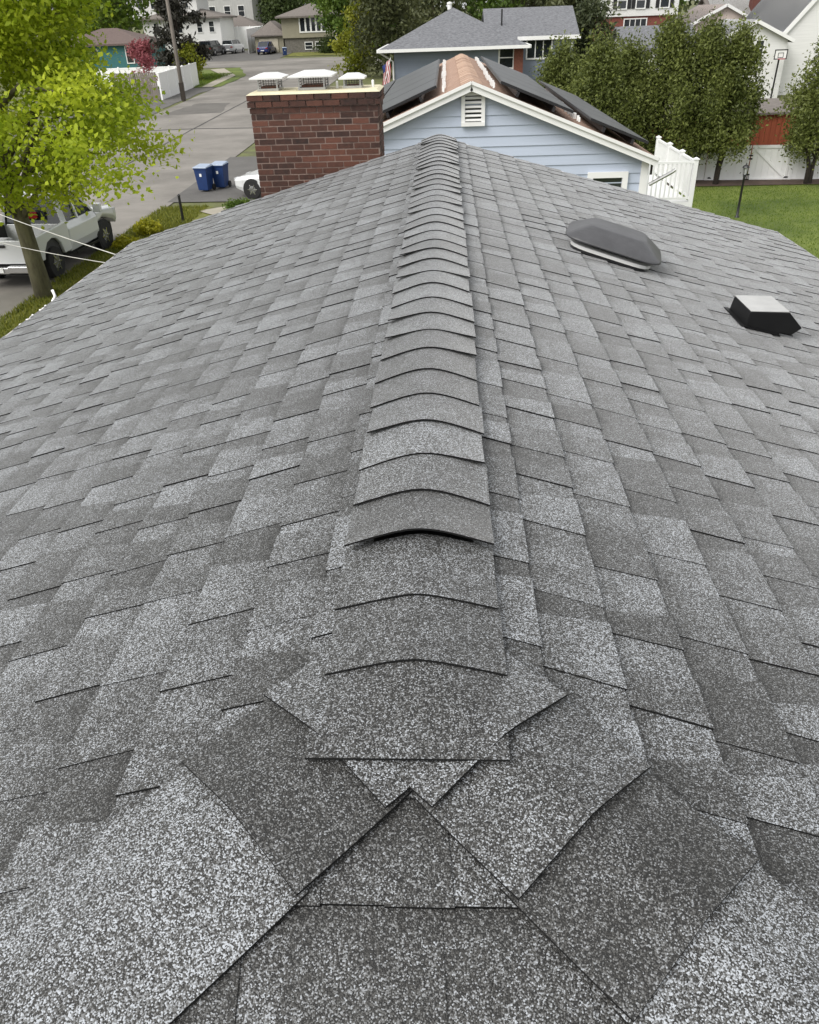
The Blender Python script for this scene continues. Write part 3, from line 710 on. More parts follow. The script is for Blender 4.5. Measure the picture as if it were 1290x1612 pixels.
# far houses
WSID = mat('white_siding', (.70, .70, .68), .6, .06, 3, .1, 20, stretch=(.2, .2, 5))
h = thing('tall_white_house', 'white three storey house with black shutters above a brick ground floor', 'house', (18.5, 92, .9))
gable_wall(h, 15.2, 21.6, 88, 97, 5.0, 10.4, 0, None, WSID)
MB().box(15.35, 21.45, 88.15, 97, .5, 5.0).build('brick_base', mat('far_red_brick', (.19, .06, .045), .9, .2, 8), h)
gable_roof(h, 15.2, 21.6, 88, 97, 10.4, 2.2, 'x', .4, GREYROOF)
for xx in (16.4, 18.1, 20.3):
    for zz in (6.25, 8.9):
        window(h, (xx, 88, zz), .75, 1.25)
        for sgn in (-1, 1): MB().box(xx+sgn*.66-.16, xx+sgn*.66+.16, 87.93, 87.99, zz-.65, zz+.65).build('shutter', BLACKM, h)
window(h, (17.8, 88.15, 4.2), 2.0, 1.1, lights=4)
at_origin(h)
PINK = mat('pale_pink_siding', (.62, .52, .47), .6, .06, 3)
h = thing('pink_gabled_house', 'pale pink house with a shallow white edged gable behind the conifers', 'house', (21.5, 80, .7))
gable_wall(h, 19.6, 25.2, 76, 84, 0, 4.35, 1.35, 'y', PINK)
gable_roof(h, 19.6, 25.2, 76, 84, 4.35, 1.35, 'y', .35, GREYROOF)
for sgn in (-1, 1): MB().bar((22.4, 75.62, 5.64), (22.4+sgn*3.15, 75.62, 5.64-1.52), .06, .2).build('rake_board', WHITE, h)
window(h, (21.5, 76, 3.6), 2.2, .5, lights=5)
at_origin(h)
h = thing('low_grey_roofed_house', 'low house with a plain grey roof left of the pink house', 'house', (18, 74, .6))
gable_wall(h, 14.0, 19.3, 72, 78, 0, 3.2, 1.2, 'x', WSID)
gable_roof(h, 14.0, 19.3, 72, 78, 3.2, 1.25, 'x', .4, GREYROOF); window(h, (15.4, 72, 2.2), 1.0, 1.0); window(h, (17.4, 72, 2.2), 1.0, 1.0)
at_origin(h)
h = thing('white_garage', 'white gabled garage with a basketball hoop on its front', 'garage', (20.2, 65, 0))
gable_wall(h, 18.1, 22.7, 62, 69, -.6, 3.75, 1.05, 'y', WSID)
gable_roof(h, 18.1, 22.7, 62, 69, 3.75, 1.05, 'y', .3, GREYROOF, .18)
for sgn in (-1, 1): MB().bar((20.4, 61.66, 4.72), (20.4+sgn*2.6, 61.66, 4.72-1.19), .05, .2).build('rake_board', WHITE, h)
window(h, (20.9, 62, 3.15), .5, .9); MB().box(18.8, 20.3, 61.9, 62.02, -.5, 1.6).build('garage_door', WHITE, h)
at_origin(h)
hp = thing('basketball_hoop', 'basketball backboard with black outline in front of the white garage', 'hoop', (22.1, 61, -.1))
MB().tube([(0, .5, 0), (0, .35, 2.6)], .06, 8).build('pole', BLACKM, hp)
b = MB(); b.box(-.42, .42, .15, .19, 2.62, 3.2, mi=0)
for q in ((-.42, .42, 2.62, 2.68), (-.42, .42, 3.14, 3.2), (-.18, .18, 2.72, 2.75), (-.18, .18, 2.98, 3.01)): b.box(q[0], q[1], .138, .15, q[2], q[3], mi=1)
for q in ((-.42, -.36), (.36, .42)): b.box(q[0], q[1], .138, .15, 2.68, 3.14, mi=1)
for q in ((-.18, -.15), (.15, .18)): b.box(q[0], q[1], .138, .15, 2.75, 2.98, mi=1)
b.build('backboard', [WHITE, BLACKM], hp)
b = MB(); n = 16
b.tube([(.23*math.cos(2*math.pi*i/n), -.1+.23*math.sin(2*math.pi*i/n), 2.66) for i in range(n+1)], .014, 6); b.build('rim', FR_, hp)
h = thing('white_house', 'large white house with a steep grey roof at the right edge', 'house', (27, 68, 0))
gable_wall(h, 22.95, 31, 63.5, 74, -.8, 4.1, 4.7, 'y', WSID); gable_roof(h, 22.95, 31, 63.5, 74, 4.1, 4.7, 'y', .12, GREYROOF)
for sgn in (-1, 1): MB().bar((26.975, 63.35, 8.72), (26.975+sgn*4.2, 63.35, 8.72-4.9), .06, .25).build('rake_board', WHITE, h)
window(h, (27.0, 63.5, 3.4), .9, 1.2); at_origin(h)
h = thing('chimneyed_house', 'house with a red brick chimney rising above its roof at upper right', 'house', (27, 88, 1))
gable_wall(h, 24.6, 32, 86, 94, .3, 4.6, 1.7, 'x', WSID); gable_roof(h, 24.6, 32, 86, 94, 4.6, 1.7, 'x', .4, TAUPE)
MB().box(28.0, 28.9, 87, 88, 4, 8.2).build('chimney', mat('stack_red', (.12, .045, .035), .9), h); window(h, (26, 86, 3.2), 1, 1.1); at_origin(h)

h = thing('teal_house', 'teal house with a brown roof behind the white vinyl fence', 'house', (-37, 104, 1.2))
gable_wall(h, -43, -33.2, 100, 108, .6, 4.05, 0, None, mat('teal_siding', (.035, .15, .155), .6, .08, 3))
hip_roof(h, -43, -33.2, 100, 108, 4.1, 1.45, .5, mat('brown_hip_roof', (.13, .095, .085), .9, .2, 5), .18); window(h, (-34.9, 100, 3.0), .7, 1.5); window(h, (-39, 100, 3.0), 1, 1.2); at_origin(h)
h = thing('split_level_house', 'olive tan split level house with a row of bay windows and attached garage', 'house', (-20, 134, 1.7))
TAN = mat('olive_tan_siding', (.27, .25, .18), .7, .06, 3); STONE = mat('grey_stone_base', (.15, .14, .12), .9, .3, 6)
gable_wall(h, -23.0, -15.4, 130, 139, 3.5, 6.05, 0, None, TAN)
MB().box(-22.8, -15.5, 130.25, 139, 1.2, 3.5).build('lower_wall', STONE, h)
hip_roof(h, -23.0, -15.4, 130, 139, 6.1, 1.5, .7, TAUPE, .2)
window(h, (-18.5, 130, 5.05), 3.7, 1.6, lights=5, mull=.24, fr=.16)
for xx in (-19.4, -17.9): window(h, (xx, 130.25, 2.5), 1.0, .8)
gable_wall(h, -27.2, -23.1, 131, 139, 1.2, 3.9, 0, None, TAN); hip_roof(h, -27.2, -23.05, 131, 139, 3.95, 1.7, .45, TAUPE, .15)
MB().box(-26.6, -23.9, 130.9, 130.99, 1.7, 3.5).build('garage_door', mat('beige_door', (.48, .44, .34), .6), h)
gable_wall(h, -15.3, -12.2, 132, 139, 1.2, 4.6, 0, None, TAN); window(h, (-13.9, 132, 3.4), 1.3, 1.9, fr=.25)
hip_roof(h, -15.35, -12.2, 132, 139, 4.65, 1.0, .4, TAUPE, .15)
MB().box(-15.6, -15.2, 129.4, 129.7, 1.3, 5.95).build('porch_post', WHITE, h); at_origin(h)
h = thing('white_two_storey_house', 'white two storey house with a brown roof behind the dark spruce', 'house', (-37, 140, 1.8))
gable_wall(h, -45, -33.4, 137, 146, 1.2, 6.4, 0, None, WSID); hip_roof(h, -45, -33.4, 137, 146, 6.45, 1.3, .6, TAUPE, .2)
for xx in (-43, -39.5, -36.5, -34.7):
    window(h, (xx, 137, 5.2), .7, 1.3); window(h, (xx, 137, 2.8), .8, 1.2)
gable_wall(h, -47, -37, 139, 146, 6.4, 9.4, 0, None, WSID); hip_roof(h, -47, -37, 139, 146, 9.45, 1.6, .5, TAUPE, .2)
for xx in (-45.5, -43.5, -41, -38.7): window(h, (xx, 139, 8.4), .8, 1.4)
at_origin(h)
h = thing('grey_apartment_house', 'tall pale house with grey siding at the top left of the street', 'house', (-40, 165, 2))
gable_wall(h, -47, -33, 160, 172, 1.5, 11.5, 0, None, mat('grey_board', (.42, .42, .40), .7, .12, 3, stretch=(2, 1, .3))); hip_roof(h, -47, -33, 160, 172, 11.5, 2, .5, TAUPE)
for xx in (-45, -42.6, -40, -37.4, -35):
    for zz in (7.2, 9.8): window(h, (xx, 160, zz), 1.0, 1.5)
at_origin(h)
h = thing('brown_shed_house', 'brown house with a dark roof behind the tall white fence', 'house', (-33, 153, 2))
gable_wall(h, -37.4, -30.6, 150, 157, 1.2, 4.9, 0, None, mat('redwood_siding', (.20, .09, .06), .8, .2, 4)); hip_roof(h, -37.4, -30.6, 150, 157, 5.0, 1.6, .5, TAUPE)
for xx in (-35.6, -33.4): window(h, (xx, 150, 3.9), .9, .8)
at_origin(h)

# ------------------------------------------------------------ fences
def vinyl_fence(name, label, pts, hgt, M=VINYL, cap_=True, cat='fence', step=2.4, boards=False, group=None):
    x0, y0 = pts[0]; f = thing(name, label, cat, (x0, y0, gz(x0, y0)), group=group); gz0 = gz(x0, y0)
    for (a, c) in zip(pts[:-1], pts[1:]):
        L_ = math.hypot(c[0]-a[0], c[1]-a[1]); n = max(1, round(L_/step))
        for i in range(n):
            p = Vector((a[0]+(c[0]-a[0])*i/n, a[1]+(c[1]-a[1])*i/n)); q = Vector((a[0]+(c[0]-a[0])*(i+1)/n, a[1]+(c[1]-a[1])*(i+1)/n))
            z = gz(p.x, p.y)-gz0; z2 = gz(q.x, q.y)-gz0
            lp = lambda u, zz: (u.x-x0, u.y-y0, zz)
            if boards:
                nbd = max(4, int((q-p).length/.15)); b = MB()
                for k_ in range(nbd):
                    s0 = p.lerp(q, (k_+.06)/nbd); s1 = p.lerp(q, (k_+.94)/nbd); hj = random.uniform(-.03, .03)
                    mid = (s0+s1)/2; d_ = s1-s0
                    b.bar(lp(mid, z+.04), lp(mid, z+hgt+hj), d_.length, .022, random.random(), up=(-d_.y, d_.x, 0))
                b.build('fence_panel', M, f)
                for zz in (.35, hgt-.3): MB().bar(lp(p, z+zz), lp(q, z2+zz), .03, .09).build('rail', M, f)
            else:
                nn = 8
                b = MB()
                for k_ in range(nn):
                    s0 = p.lerp(q, (k_+.012)/nn); s1 = p.lerp(q, (k_+.988)/nn)
                    b.bar(lp(s0, (z+z2)/2+hgt/2+.03), lp(s1, (z+z2)/2+hgt/2+.03), .03, hgt-.14)
                b.build('fence_panel', M, f)
                MB().bar(lp(p, z+hgt-.02), lp(q, z2+hgt-.02), .06, .10).build('rail', M, f)
                MB().bar(lp(p, z+.08), lp(q, z2+.08), .06, .12).build('rail', M, f)
            b = MB(); X, Y, Z = lp(p, z); b.box(X-.06, X+.06, Y-.06, Y+.06, Z-.2, Z+hgt+.05)
            if cap_: b.add([(X-.075, Y-.075, Z+hgt+.05), (X+.075, Y-.075, Z+hgt+.05), (X+.075, Y+.075, Z+hgt+.05), (X-.075, Y+.075, Z+hgt+.05), (X, Y, Z+hgt+.12)], [(0,1,4), (1,2,4), (2,3,4), (3,0,4), (3,2,1,0)])
            b.build('post', M, f)
    return f
vinyl_fence('vinyl_fence', 'white vinyl fence behind the dark trunked conifers left of the gate', [(4.4, 38.35), (11.35, 37.75)], 1.45)
vinyl_fence('vinyl_fence', 'white vinyl fence running right from the double gate', [(14.9, 37.4), (24, 36.6)], 1.45)
# double gate with diagonal braces
gt = thing('garden_gate', 'white double garden gate with diagonal braces and black hinges', 'gate', (11.45, 37.7, -.85), math.atan2(-.3, 3.4))
b = MB(); GW, GH = 1.62, 1.47
for i, (xa, sgn) in enumerate(((.05, 1), (1.72, -1))):
    b = MB(); n = 6
    for k_ in range(n): b.box(xa+GW*(k_+.012)/n, xa+GW*(k_+.988)/n, 0, .03, .08, GH)
    leaf = b.build('gate_leaf', VINYL, gt)
    q = MB(); q.box(xa, xa+GW, -.035, -.002, GH-.11, GH+.01); q.box(xa, xa+GW, -.035, -.002, .06, .18)
    q.box(xa, xa+.09, -.035, -.002, .18, GH-.11); q.box(xa+GW-.09, xa+GW, -.035, -.002, .18, GH-.11); q.build('leaf_frame', VINYL, leaf)
    q = MB(); (aa, cc) = ((xa+.12, .2), (xa+GW-.12, GH-.13)) if sgn > 0 else ((xa+GW-.12, .2), (xa+.12, GH-.13))
    q.bar((aa[0], -.026, aa[1]), (cc[0], -.026, cc[1]), .085, .045, up=(0, 1, 0)); q.build('diagonal_brace', VINYL, leaf)
    for zz in (.2, GH-.2):
        xx = xa-.05 if sgn > 0 else xa+GW-.13
        MB().box(xx, xx+.2, -.04, -.02, zz-.035, zz+.035).build('hinge', BLACKM, leaf)
for zz in (.12, .32, .95, 1.08): MB().box(1.62, 1.78, -.045, -.022, zz-.03, zz+.03).build('latch', BLACKM, gt)
for xx in (1.64, 1.75): MB().box(xx-.008, xx+.008, -.05, -.03, .12, .36).build('drop_rod', BLACKM, gt)
for xx in (-.02, 3.42):
    b = MB(); b.box(xx-.065, xx+.065, -.04, .09, -.2, GH+.04); b.add([(xx-.08, -.055, GH+.04), (xx+.08, -.055, GH+.04), (xx+.08, .105, GH+.04), (xx-.08, .105, GH+.04), (xx, .025, GH+.12)], [(0,1,4), (1,2,4), (2,3,4), (3,0,4)]); b.build('gate_post', VINYL, gt)
RUST = mat('rust_red_boards', (.25, .055, .022), .85, .2, 2, .2, 30, col2=(.33, .085, .035), stretch=(4, 4, .5))
sh = thing('garden_shed', 'rust red wooden shed wall rising behind the white gate', 'shed', (7, 40.6, -.8))
b = MB(); n = 40
for i in range(n): b.box(9.0*i/n+.006, 9.0*(i+1)/n-.006, 0, .03, 0, 2.28, random.random())
b.build('board_wall', RUST, sh); MB().box(0, 9.0, .032, 3.0, 0, 2.25).build('wall', RUST, sh)
b = MB(); b.prism([(-.15, 2.27), (3.2, 2.55), (3.2, 2.63), (-.15, 2.36)], 'x', -.1, 9.1); b.build('roof', TAUPE, sh)
WOODF = mat('weathered_fence_wood', (.20, .175, .15), .9, .25, 5, .3, 40, tone=.5, stretch=(4, 4, .4))
vinyl_fence('wooden_fence', 'weathered grey wooden fence facing the street corner', [(-26.3, 70.3), (-22.75, 70.3)], 1.95, WOODF, cap_=False, boards=True, step=1.8)
vinyl_fence('vinyl_fence', 'white vinyl fence running back from the weathered wooden fence along the street', [(-22.6, 70.4), (-22.8, 82.5)], 1.85)
vinyl_fence('vinyl_fence', 'white vinyl fence standing in front of the teal house', [(-32.5, 82.5), (-23.0, 82.6)], 1.6)
vinyl_fence('vinyl_fence', 'white fence between the brown house and the garage far up the street', [(-35, 146.5), (-28.6, 144.5), (-28.3, 131)], 3.0)

# ------------------------------------------------------------ posts, carts, wires
lp_ = thing('lamp_post', 'black lantern lamp post standing on the green lawn', 'lamp post', (10.66, 30.7, gz(10.66, 30.7)))
MB().lathe((0,0,0), [(.10, 0), (.09, .08), (.05, .12), (.042, .5), (.036, 1.42), (.055, 1.45), (.02, 1.50)], 12).build('pole', BLACKM, lp_, smooth=True)
b = MB()
for k_ in range(4):
    a = math.pi/4+k_*math.pi/2; b.bar((.06*math.cos(a), .06*math.sin(a), 1.5), (.10*math.cos(a), .10*math.sin(a), 1.74), .014)
b.lathe((0,0,0), [(.06, 1.48), (.065, 1.51)], 4); b.lathe((0,0,0), [(.13, 1.74), (.10, 1.79), (.03, 1.84), (.012, 1.90)], 8); b.build('lantern', BLACKM, lp_)
MB().lathe((0,0,0), [(.045, 1.51), (.08, 1.735)], 8).build('lantern_glass', LENS, lp_)
up = thing('utility_pole', 'grey wooden utility pole leaning beside the white street fence', 'utility pole', (-20.45, 69, gz(-20.45, 69)))
GREYWOOD = mat('grey_pole_wood', (.16, .14, .12), .9, .3, 6, .4, 40, stretch=(3, 3, .3))
MB().tube([(0, 0, -.3), (-.02, 0, 3.4), (-.05, 0, 9)], [.16, .145, .12], 12).build('pole', GREYWOOD, up, smooth=True)
MB().bar((-.9, 0, 8.5), (.9, 0, 8.5), .1, .12).build('crossarm', GREYWOOD, up)
MB().tube([(-.05, -.1, 7.4), (-.02, -.9, 7.75), (.0, -1.5, 7.7)], .04, 6).build('lamp_arm', GALV, up)
MB().box(-.17, .13, -.16, .16, .1, 1.3).build('pole_sleeve', DARKBARK, up)
bp_ = thing('mailbox_post', 'thin black post standing by the verge left of the chimney', 'post', (-8.98, 28.0, 0))
MB().lathe((0,0,0), [(.07, 0), (.065, .05), (.048, .08), (.045, .88), (.06, .9), (.01, .95)], 10).build('pole', BLACKM, bp_)
CARTB = mat('blue_cart_plastic', (.010, .035, .13), .45, .1, 6)
CARTL = mat('pale_cart_lid', (.30, .36, .46), .4, .1, 6)
def cart(label, loc, rz):
    c = thing('wheeled_bin', label, 'bin', loc, rz, 'blue bins beside the street')
    b = MB()
    rings = [(0.22, .25, .06), (.23, .26, .1), (.285, .325, .9), (.305, .345, .905), (.305, .345, .96)]; vs = []
    for (wx, wy, z) in rings: vs += [(-wx, -wy, z), (wx, -wy, z), (wx, wy, z), (-wx, wy, z)]
    fs = [(0,1,2,3)]+[(i*4+k_, i*4+(k_+1)%4, i*4+4+(k_+1)%4, i*4+4+k_) for i in range(4) for k_ in range(4)]
    b.add(vs, fs); b.build('body', CARTB, c, bevel=.015)
    b = MB(); b.add([(-.32, -.37, .96), (.32, -.37, .96), (.32, .37, .98), (-.32, .37, .98), (-.31, -.35, 1.0), (.31, -.35, 1.0), (.28, .3, 1.06), (-.28, .3, 1.06)],
        [(3,2,1,0), (4,5,6,7), (0,1,5,4), (1,2,6,5), (2,3,7,6), (3,0,4,7)]); b.build('lid', CARTL, c, bevel=.015)
    b = MB(); b.tube([(-.25, .42, .97), (.25, .42, .97)], .02, 8); b.build('handle', CARTB, c)
    for sx in (-1, 1):
        b = MB(); b.tube([(sx*.24, .26, .13), (sx*.30, .26, .13)], .13, 16); b.build('wheel', TYRE, c)
    MB().box(-.06, .04, -.312, -.298, .62, .80).build('sticker', WHITE, c)
    c.scale = (.92, .92, .92); return c
cart('blue wheeled bin on the street edge, the left one of the pair', (-9.62, 33.6, gz(-9.62, 33.6)+.035), R_(-12))
cart('blue wheeled bin on the street edge, the right one of the pair', (-9.1, 34.15, gz(-9.1, 34.15)+.035), R_(-8))
cart('small blue bin on the kerb before the split level house', (-21.7, 123.2, gz(-21.7, 123.2)+.05), .3)
def wire(label, a, b_, sag, r=.012, M=WHITE):
    n = 16; a, b_ = Vector(a), Vector(b_)
    pts = [a.lerp(b_, i/n)-Vector((0, 0, sag*4*(i/n)*(1-i/n))) for i in range(n+1)]
    tag(MB().tube(pts, r, 6).build('service_wire', M, smooth=True), label, 'wire')
wm = mat('pale_wire', (.55, .54, .50), .5)
wire('pale service wire crossing the maple trunk at upper left', atY(-160, 270, 14), (-2.9, 7.35, 3.98), .06, .0045, wm)
wire('second pale service wire below the first, over the pickup', atY(-160, 330, 14), (-2.92, 7.2, 3.96), .10, .0035, wm)

# ------------------------------------------------------------ vehicles
def wheel(parent, x, y, r, wdt, arch=True):
    sg = 1 if y > 0 else -1
    b = MB(); n = 24
    prof = [(r*.62, 0), (r*.96, 0), (r, .03), (r, wdt-.03), (r*.96, wdt), (r*.62, wdt)]
    M_ = Matrix.Rotation(R_(90)*-sg, 4, 'X')
    b.lathe((x, y-sg*wdt, r), prof, n, M=M_); w_ = b.build('wheel', TYRE, parent, smooth=False)
    q = MB(); q.lathe((x, y-sg*.02, r), [(r*.62, -.03), (r*.60, .012), (r*.15, .03), (r*.02, .03)], n, M=M_); q.build('rim', RIMM, w_)
    s_ = MB()
    for k_ in range(6):
        a = k_*math.pi/3; s_.bar((x+.12*r*math.cos(a), y+sg*.012, r+.12*r*math.sin(a)), (x+.58*r*math.cos(a), y+sg*.002, r+.58*r*math.sin(a)), .10*r, .02, up=(0, 1, 0))
    s_.build('spoke', CHROME, w_)
def loft(b, rings, mi=0, tone=.5):
    n = len(rings[0]); vs = [p for r in rings for p in r]
    fs = [(i*n+k_, i*n+(k_+1)%n, (i+1)*n+(k_+1)%n, (i+1)*n+k_) for i in range(len(rings)-1) for k_ in range(n)]
    fs += [tuple(range(n))[::-1], tuple((len(rings)-1)*n+k_ for k_ in range(n))]
    b.add(vs, fs, tone, mi)
def section(x, w_, z0, z1, sh=.9):
    return [(x, -w_*.93, z0), (x, -w_, z0+(z1-z0)*.3), (x, -w_, z0+(z1-z0)*.8), (x, -w_*sh, z1), (x, w_*sh, z1), (x, w_, z0+(z1-z0)*.8), (x, w_, z0+(z1-z0)*.3), (x, w_*.93, z0)]
def arch(parent, x, y, r, sg):
    b = MB(); b.lathe((x, y, r), [(r*1.16, -.02), (r*1.16, .006), (r*.5, .006)], 24, M=Matrix.Rotation(R_(90)*-sg, 4, 'X')); b.build('wheel_arch', TYRE, parent)
def car(name, label, cat, loc, rz, L, W, H, paint, kind='sedan', wr=.33):
    c = thing(name, label, cat, loc, rz); w_ = W/2; zb = .22
    if kind == 'sedan': st = [(-.5, .52, .62), (-.485, .80, .86), (-.40, .93, .92), (-.30, 1, .90), (0, 1, .88), (.22, 1, .86), (.40, .96, .78), (.475, .86, .70), (.5, .6, .55)]
    else: st = [(-.5, .80, .98), (-.49, .94, 1.02), (-.40, 1, 1.04), (0, 1, 1.02), (.2, 1, 1.0), (.24, .98, .98), (.46, .92, .92), (.5, .85, .80)]
    b = MB(); loft(b, [section(x*L, w_*k_, zb + (.12 if abs(x) > .47 else 0), z*H/1.45) for x, k_, z in st]); b.build('body', paint, c, smooth=False, bevel=.03)
    zt = H; zz = (.88 if kind == 'sedan' else 1.0)*H/1.45
    cab = [(-.40, .72, zz, .1), (-.24, .86, zz+(zt-zz)*.93, 0), (-.02, .88, zt, 0), (.08, .86, zt*.985, 0), (.25, .84, zz, 0)] if kind == 'sedan' else [(-.49, .90, zz, 0), (-.46, .86, zt*.98, 0), (-.1, .88, zt, 0), (.10, .86, zt*.98, 0), (.22, .88, zz, 0)]
    rings = []
    for x, k_, z, _ in cab:
        top = max(z, zz+.03); ww = w_*k_; wt = ww*(1-.16*(top-zz)/(zt-zz))
        rings.append([(x*L, -ww, zz-.05), (x*L, -wt, top-.02), (x*L, -wt*.86, top), (x*L, wt*.86, top), (x*L, wt, top-.02), (x*L, ww, zz-.05)])
    b = MB(); loft(b, rings); b.build('window', GLASS, c, bevel=.02)
    b = MB(); i0, i1 = (1, 3); q = cab[i0:i1+1]
    loft(b, [[(x*L, -w_*k_*.80, z-.02), (x*L, -w_*k_*.76, z+.022), (x*L, w_*k_*.76, z+.022), (x*L, w_*k_*.80, z-.02)] for x, k_, z, _ in q]); b.build('roof', paint, c)
    for sg in (-1, 1):
        for x0, x1 in ((cab[1], cab[0]), (cab[3], cab[4])):
            MB().bar((x0[0]*L, sg*w_*x0[1]*.84, x0[2]), (x1[0]*L, sg*w_*x1[1]*.97, zz), .07, .06).build('pillar', paint, c)
        MB().bar((-.05*L, sg*w_*.77, zt-.03), (-.05*L, sg*w_*.89, zz), .08, .05).build('pillar', paint, c)
    for x in (-.30, .31):
        for sg in (-1, 1):
            arch(c, x*L, sg*w_*.985, wr, sg); wheel(c, x*L, sg*(w_+.012), wr, .2)
    for sg in (-1, 1):
        MB().box(.455*L, .487*L, sg*w_*.62-.17, sg*w_*.62+.17, .60*H/1.45, .70*H/1.45).build('headlight', LENS, c)
        MB().box(-.505*L, -.478*L, sg*w_*.66-.16, sg*w_*.66+.16, .66*H/1.45, .78*H/1.45).build('taillight', REDL, c)
    MB().box(-.507*L, -.49*L, -.24, .24, .42*H/1.45, .52*H/1.45).build('licence_plate', WHITE, c)
    MB().box(.47*L, .502*L, -.45, .45, .36, .52*H/1.45).build('grille', BLACKM, c)
    return c
car('parked_car', 'white car mostly hidden behind the brick chimney, its nose toward the street', 'car', (-5.75, 32.3, gz(-5, 32.3)+.035), R_(168), 4.5, 1.8, 1.45, CARWHITE)
car('parked_car', 'blue sedan parked before the tan garage up the street', 'car', (-25.2, 128.6, gz(-25.2, 128.6)+.04), R_(86), 4.6, 1.85, 1.5, mat('dark_blue_paint', (.012, .022, .12), .25, .05, 3, coat=.7))
car('parked_car', 'black off road car with a rear spare tyre outside the white house', 'car', (-33.1, 129.5, gz(-33, 129)+.04), R_(78), 4.3, 1.9, 1.85, mat('black_paint', (.015, .016, .018), .3, .05, 3, coat=.7), 'suv', .42)
car('parked_car', 'silver car parked just beyond the black off road car', 'car', (-31.0, 133.5, gz(-31, 133)+.04), R_(80), 4.4, 1.85, 1.7, mat('silver_paint', (.42, .43, .44), .3, .05, 3, metal=.5, coat=.7), 'suv')
car('parked_car', 'dark grey car parked left of the blue grey house', 'car', (-5.0, 50.2, gz(-5, 50)+.03), R_(180), 4.8, 1.9, 1.75, mat('dark_grey_paint', (.03, .032, .036), .3, .05, 3, coat=.7), 'suv', .36)

# white pickup at the kerb, tail toward the camera
tk = thing('pickup_truck', 'white pickup truck parked on the street behind the leaning maple trunk', 'pickup truck', (-11.36, 23.05, .035), R_(86))
w_ = .98; r = .41; xr, xf = -1.58, 1.48
for sg in (-1, 1):
    b = MB(); prof = [(-2.62, .62), (-2.64, 1.22), (-.62, 1.28), (-.62, .52), (-1.05, .52), (-1.13, .80), (-1.33, .98), (-1.58, 1.03), (-1.83, .98), (-2.03, .80), (-2.11, .60)]
    b.prism(prof, 'y', sg*(w_-.10), sg*w_)
    b.build('bed_side', CARWHITE, tk, bevel=.025)
b = MB(); b.box(-2.66, -2.58, -.86, .86, .64, 1.22); tg = b.build('tailgate', CARWHITE, tk, bevel=.02)
MB().box(-2.70, -2.665, -.28, .28, 1.05, 1.12).build('handle', BLACKM, tg)
b = MB(); b.box(-2.60, -.62, -.87, .87, .60, .70); b.build('bed_floor', mat('bed_liner', (.05, .05, .05), .8), tk)
for q in (-.89, .87): MB().box(-2.60, -.62, q, q+.02, .70, 1.2).build('bed_liner', bpy.data.materials['bed_liner'], tk)
b = MB(); loft(b, [section(-.60, w_, .45, 1.20), section(0, w_, .45, 1.20), section(1.15, w_, .45, 1.20)]); b.build('cab', CARWHITE, tk, bevel=.02)
b = MB(); loft(b, [section(1.16, w_*.99, .78, 1.20), section(1.6, w_*.98, .92, 1.20), section(2.35, w_*.95, .72, 1.12), section(2.62, w_*.9, .55, 1.02)]); b.build('hood', CARWHITE, tk, bevel=.03)
cab = [(-.60, .90, 1.18), (-.50, .86, 1.86), (.05, .87, 1.94), (.45, .86, 1.90), (1.12, .88, 1.20)]
rings = [[(x, -w_*k_, 1.15), (x, -w_*k_*(1-.14*(z-1.18)/.76), z-.02), (x, w_*k_*(1-.14*(z-1.18)/.76), z-.02), (x, w_*k_, 1.15)] for x, k_, z in cab]
b = MB(); loft(b, rings); b.build('window', GLASS, tk, bevel=.015)
b = MB(); loft(b, [[(x, -w_*k_*.80, z-.05), (x, -w_*k_*.76, z+.02), (x, w_*k_*.76, z+.02), (x, w_*k_*.80, z-.05)] for x, k_, z in cab[1:4]]); b.build('roof', CARWHITE, tk, bevel=.015)
for sg in (-1, 1):
    for q0, q1, wa, wb in (((-.52, sg*.74, 1.88), (-.60, sg*.89, 1.18), .14, .06), ((.47, sg*.73, 1.88), (1.14, sg*.87, 1.19), .08, .06), ((.18, sg*.75, 1.9), (.2, sg*.88, 1.19), .09, .05)):
        MB().bar(q0, q1, wa, wb).build('pillar', CARWHITE, tk)
MB().bar((-.52, -.74, 1.885), (-.52, .74, 1.885), .06, .08).build('roof_rail', CARWHITE, tk)
MB().box(-.66, -.56, -.16, .16, 1.80, 1.86).build('brake_light', REDL, tk)
b = MB(); b.box(-.63, -.50, -.40, .40, 1.30, 1.62); b.build('rear_window', GLASS, tk)
MB().box(-.69, -.64, -.20, .26, 1.36, 1.52).build('cargo_light', REDL, tk)
b = MB(); b.box(-2.86, -2.64, -.92, -.30, .45, .62); b.box(-2.86, -2.64, .30, .92, .45, .62); b.box(-2.82, -2.64, -.30, .30, .42, .58); b.build('bumper', CHROME, tk, bevel=.02)
MB().box(-2.845, -2.825, -.16, .16, .46, .58).build('licence_plate', WHITE, tk)
for sg in (-1, 1):
    MB().box(-2.67, -2.52, sg*.93-.055, sg*.93+.055, .78, 1.14).build('taillight', REDL, tk)
    MB().box(2.45, 2.62, sg*.72-.16, sg*.72+.16, .82, 1.0).build('headlight', LENS, tk)
    MB().box(.95, 1.1, sg*1.12-.11, sg*1.12+.11, 1.18, 1.42).build('mirror', CARWHITE, tk, bevel=.02)
    MB().box(-.45, .95, sg*(w_+.005)-.01, sg*(w_+.005)+.01, .36, .42).build('side_step', BLACKM, tk)
    for x in (xr, xf): wheel(tk, x, sg*(w_-.01), r, .27)
    arch(tk, xf, sg*(w_*.975), r, sg)
MB().box(-2.5, 2.4, -.75, .75, .32, .58).build('chassis', TYRE, tk)
MB().box(2.58, 2.68, -.6, .6, .5, .98).build('grille', BLACKM, tk)
b = MB()
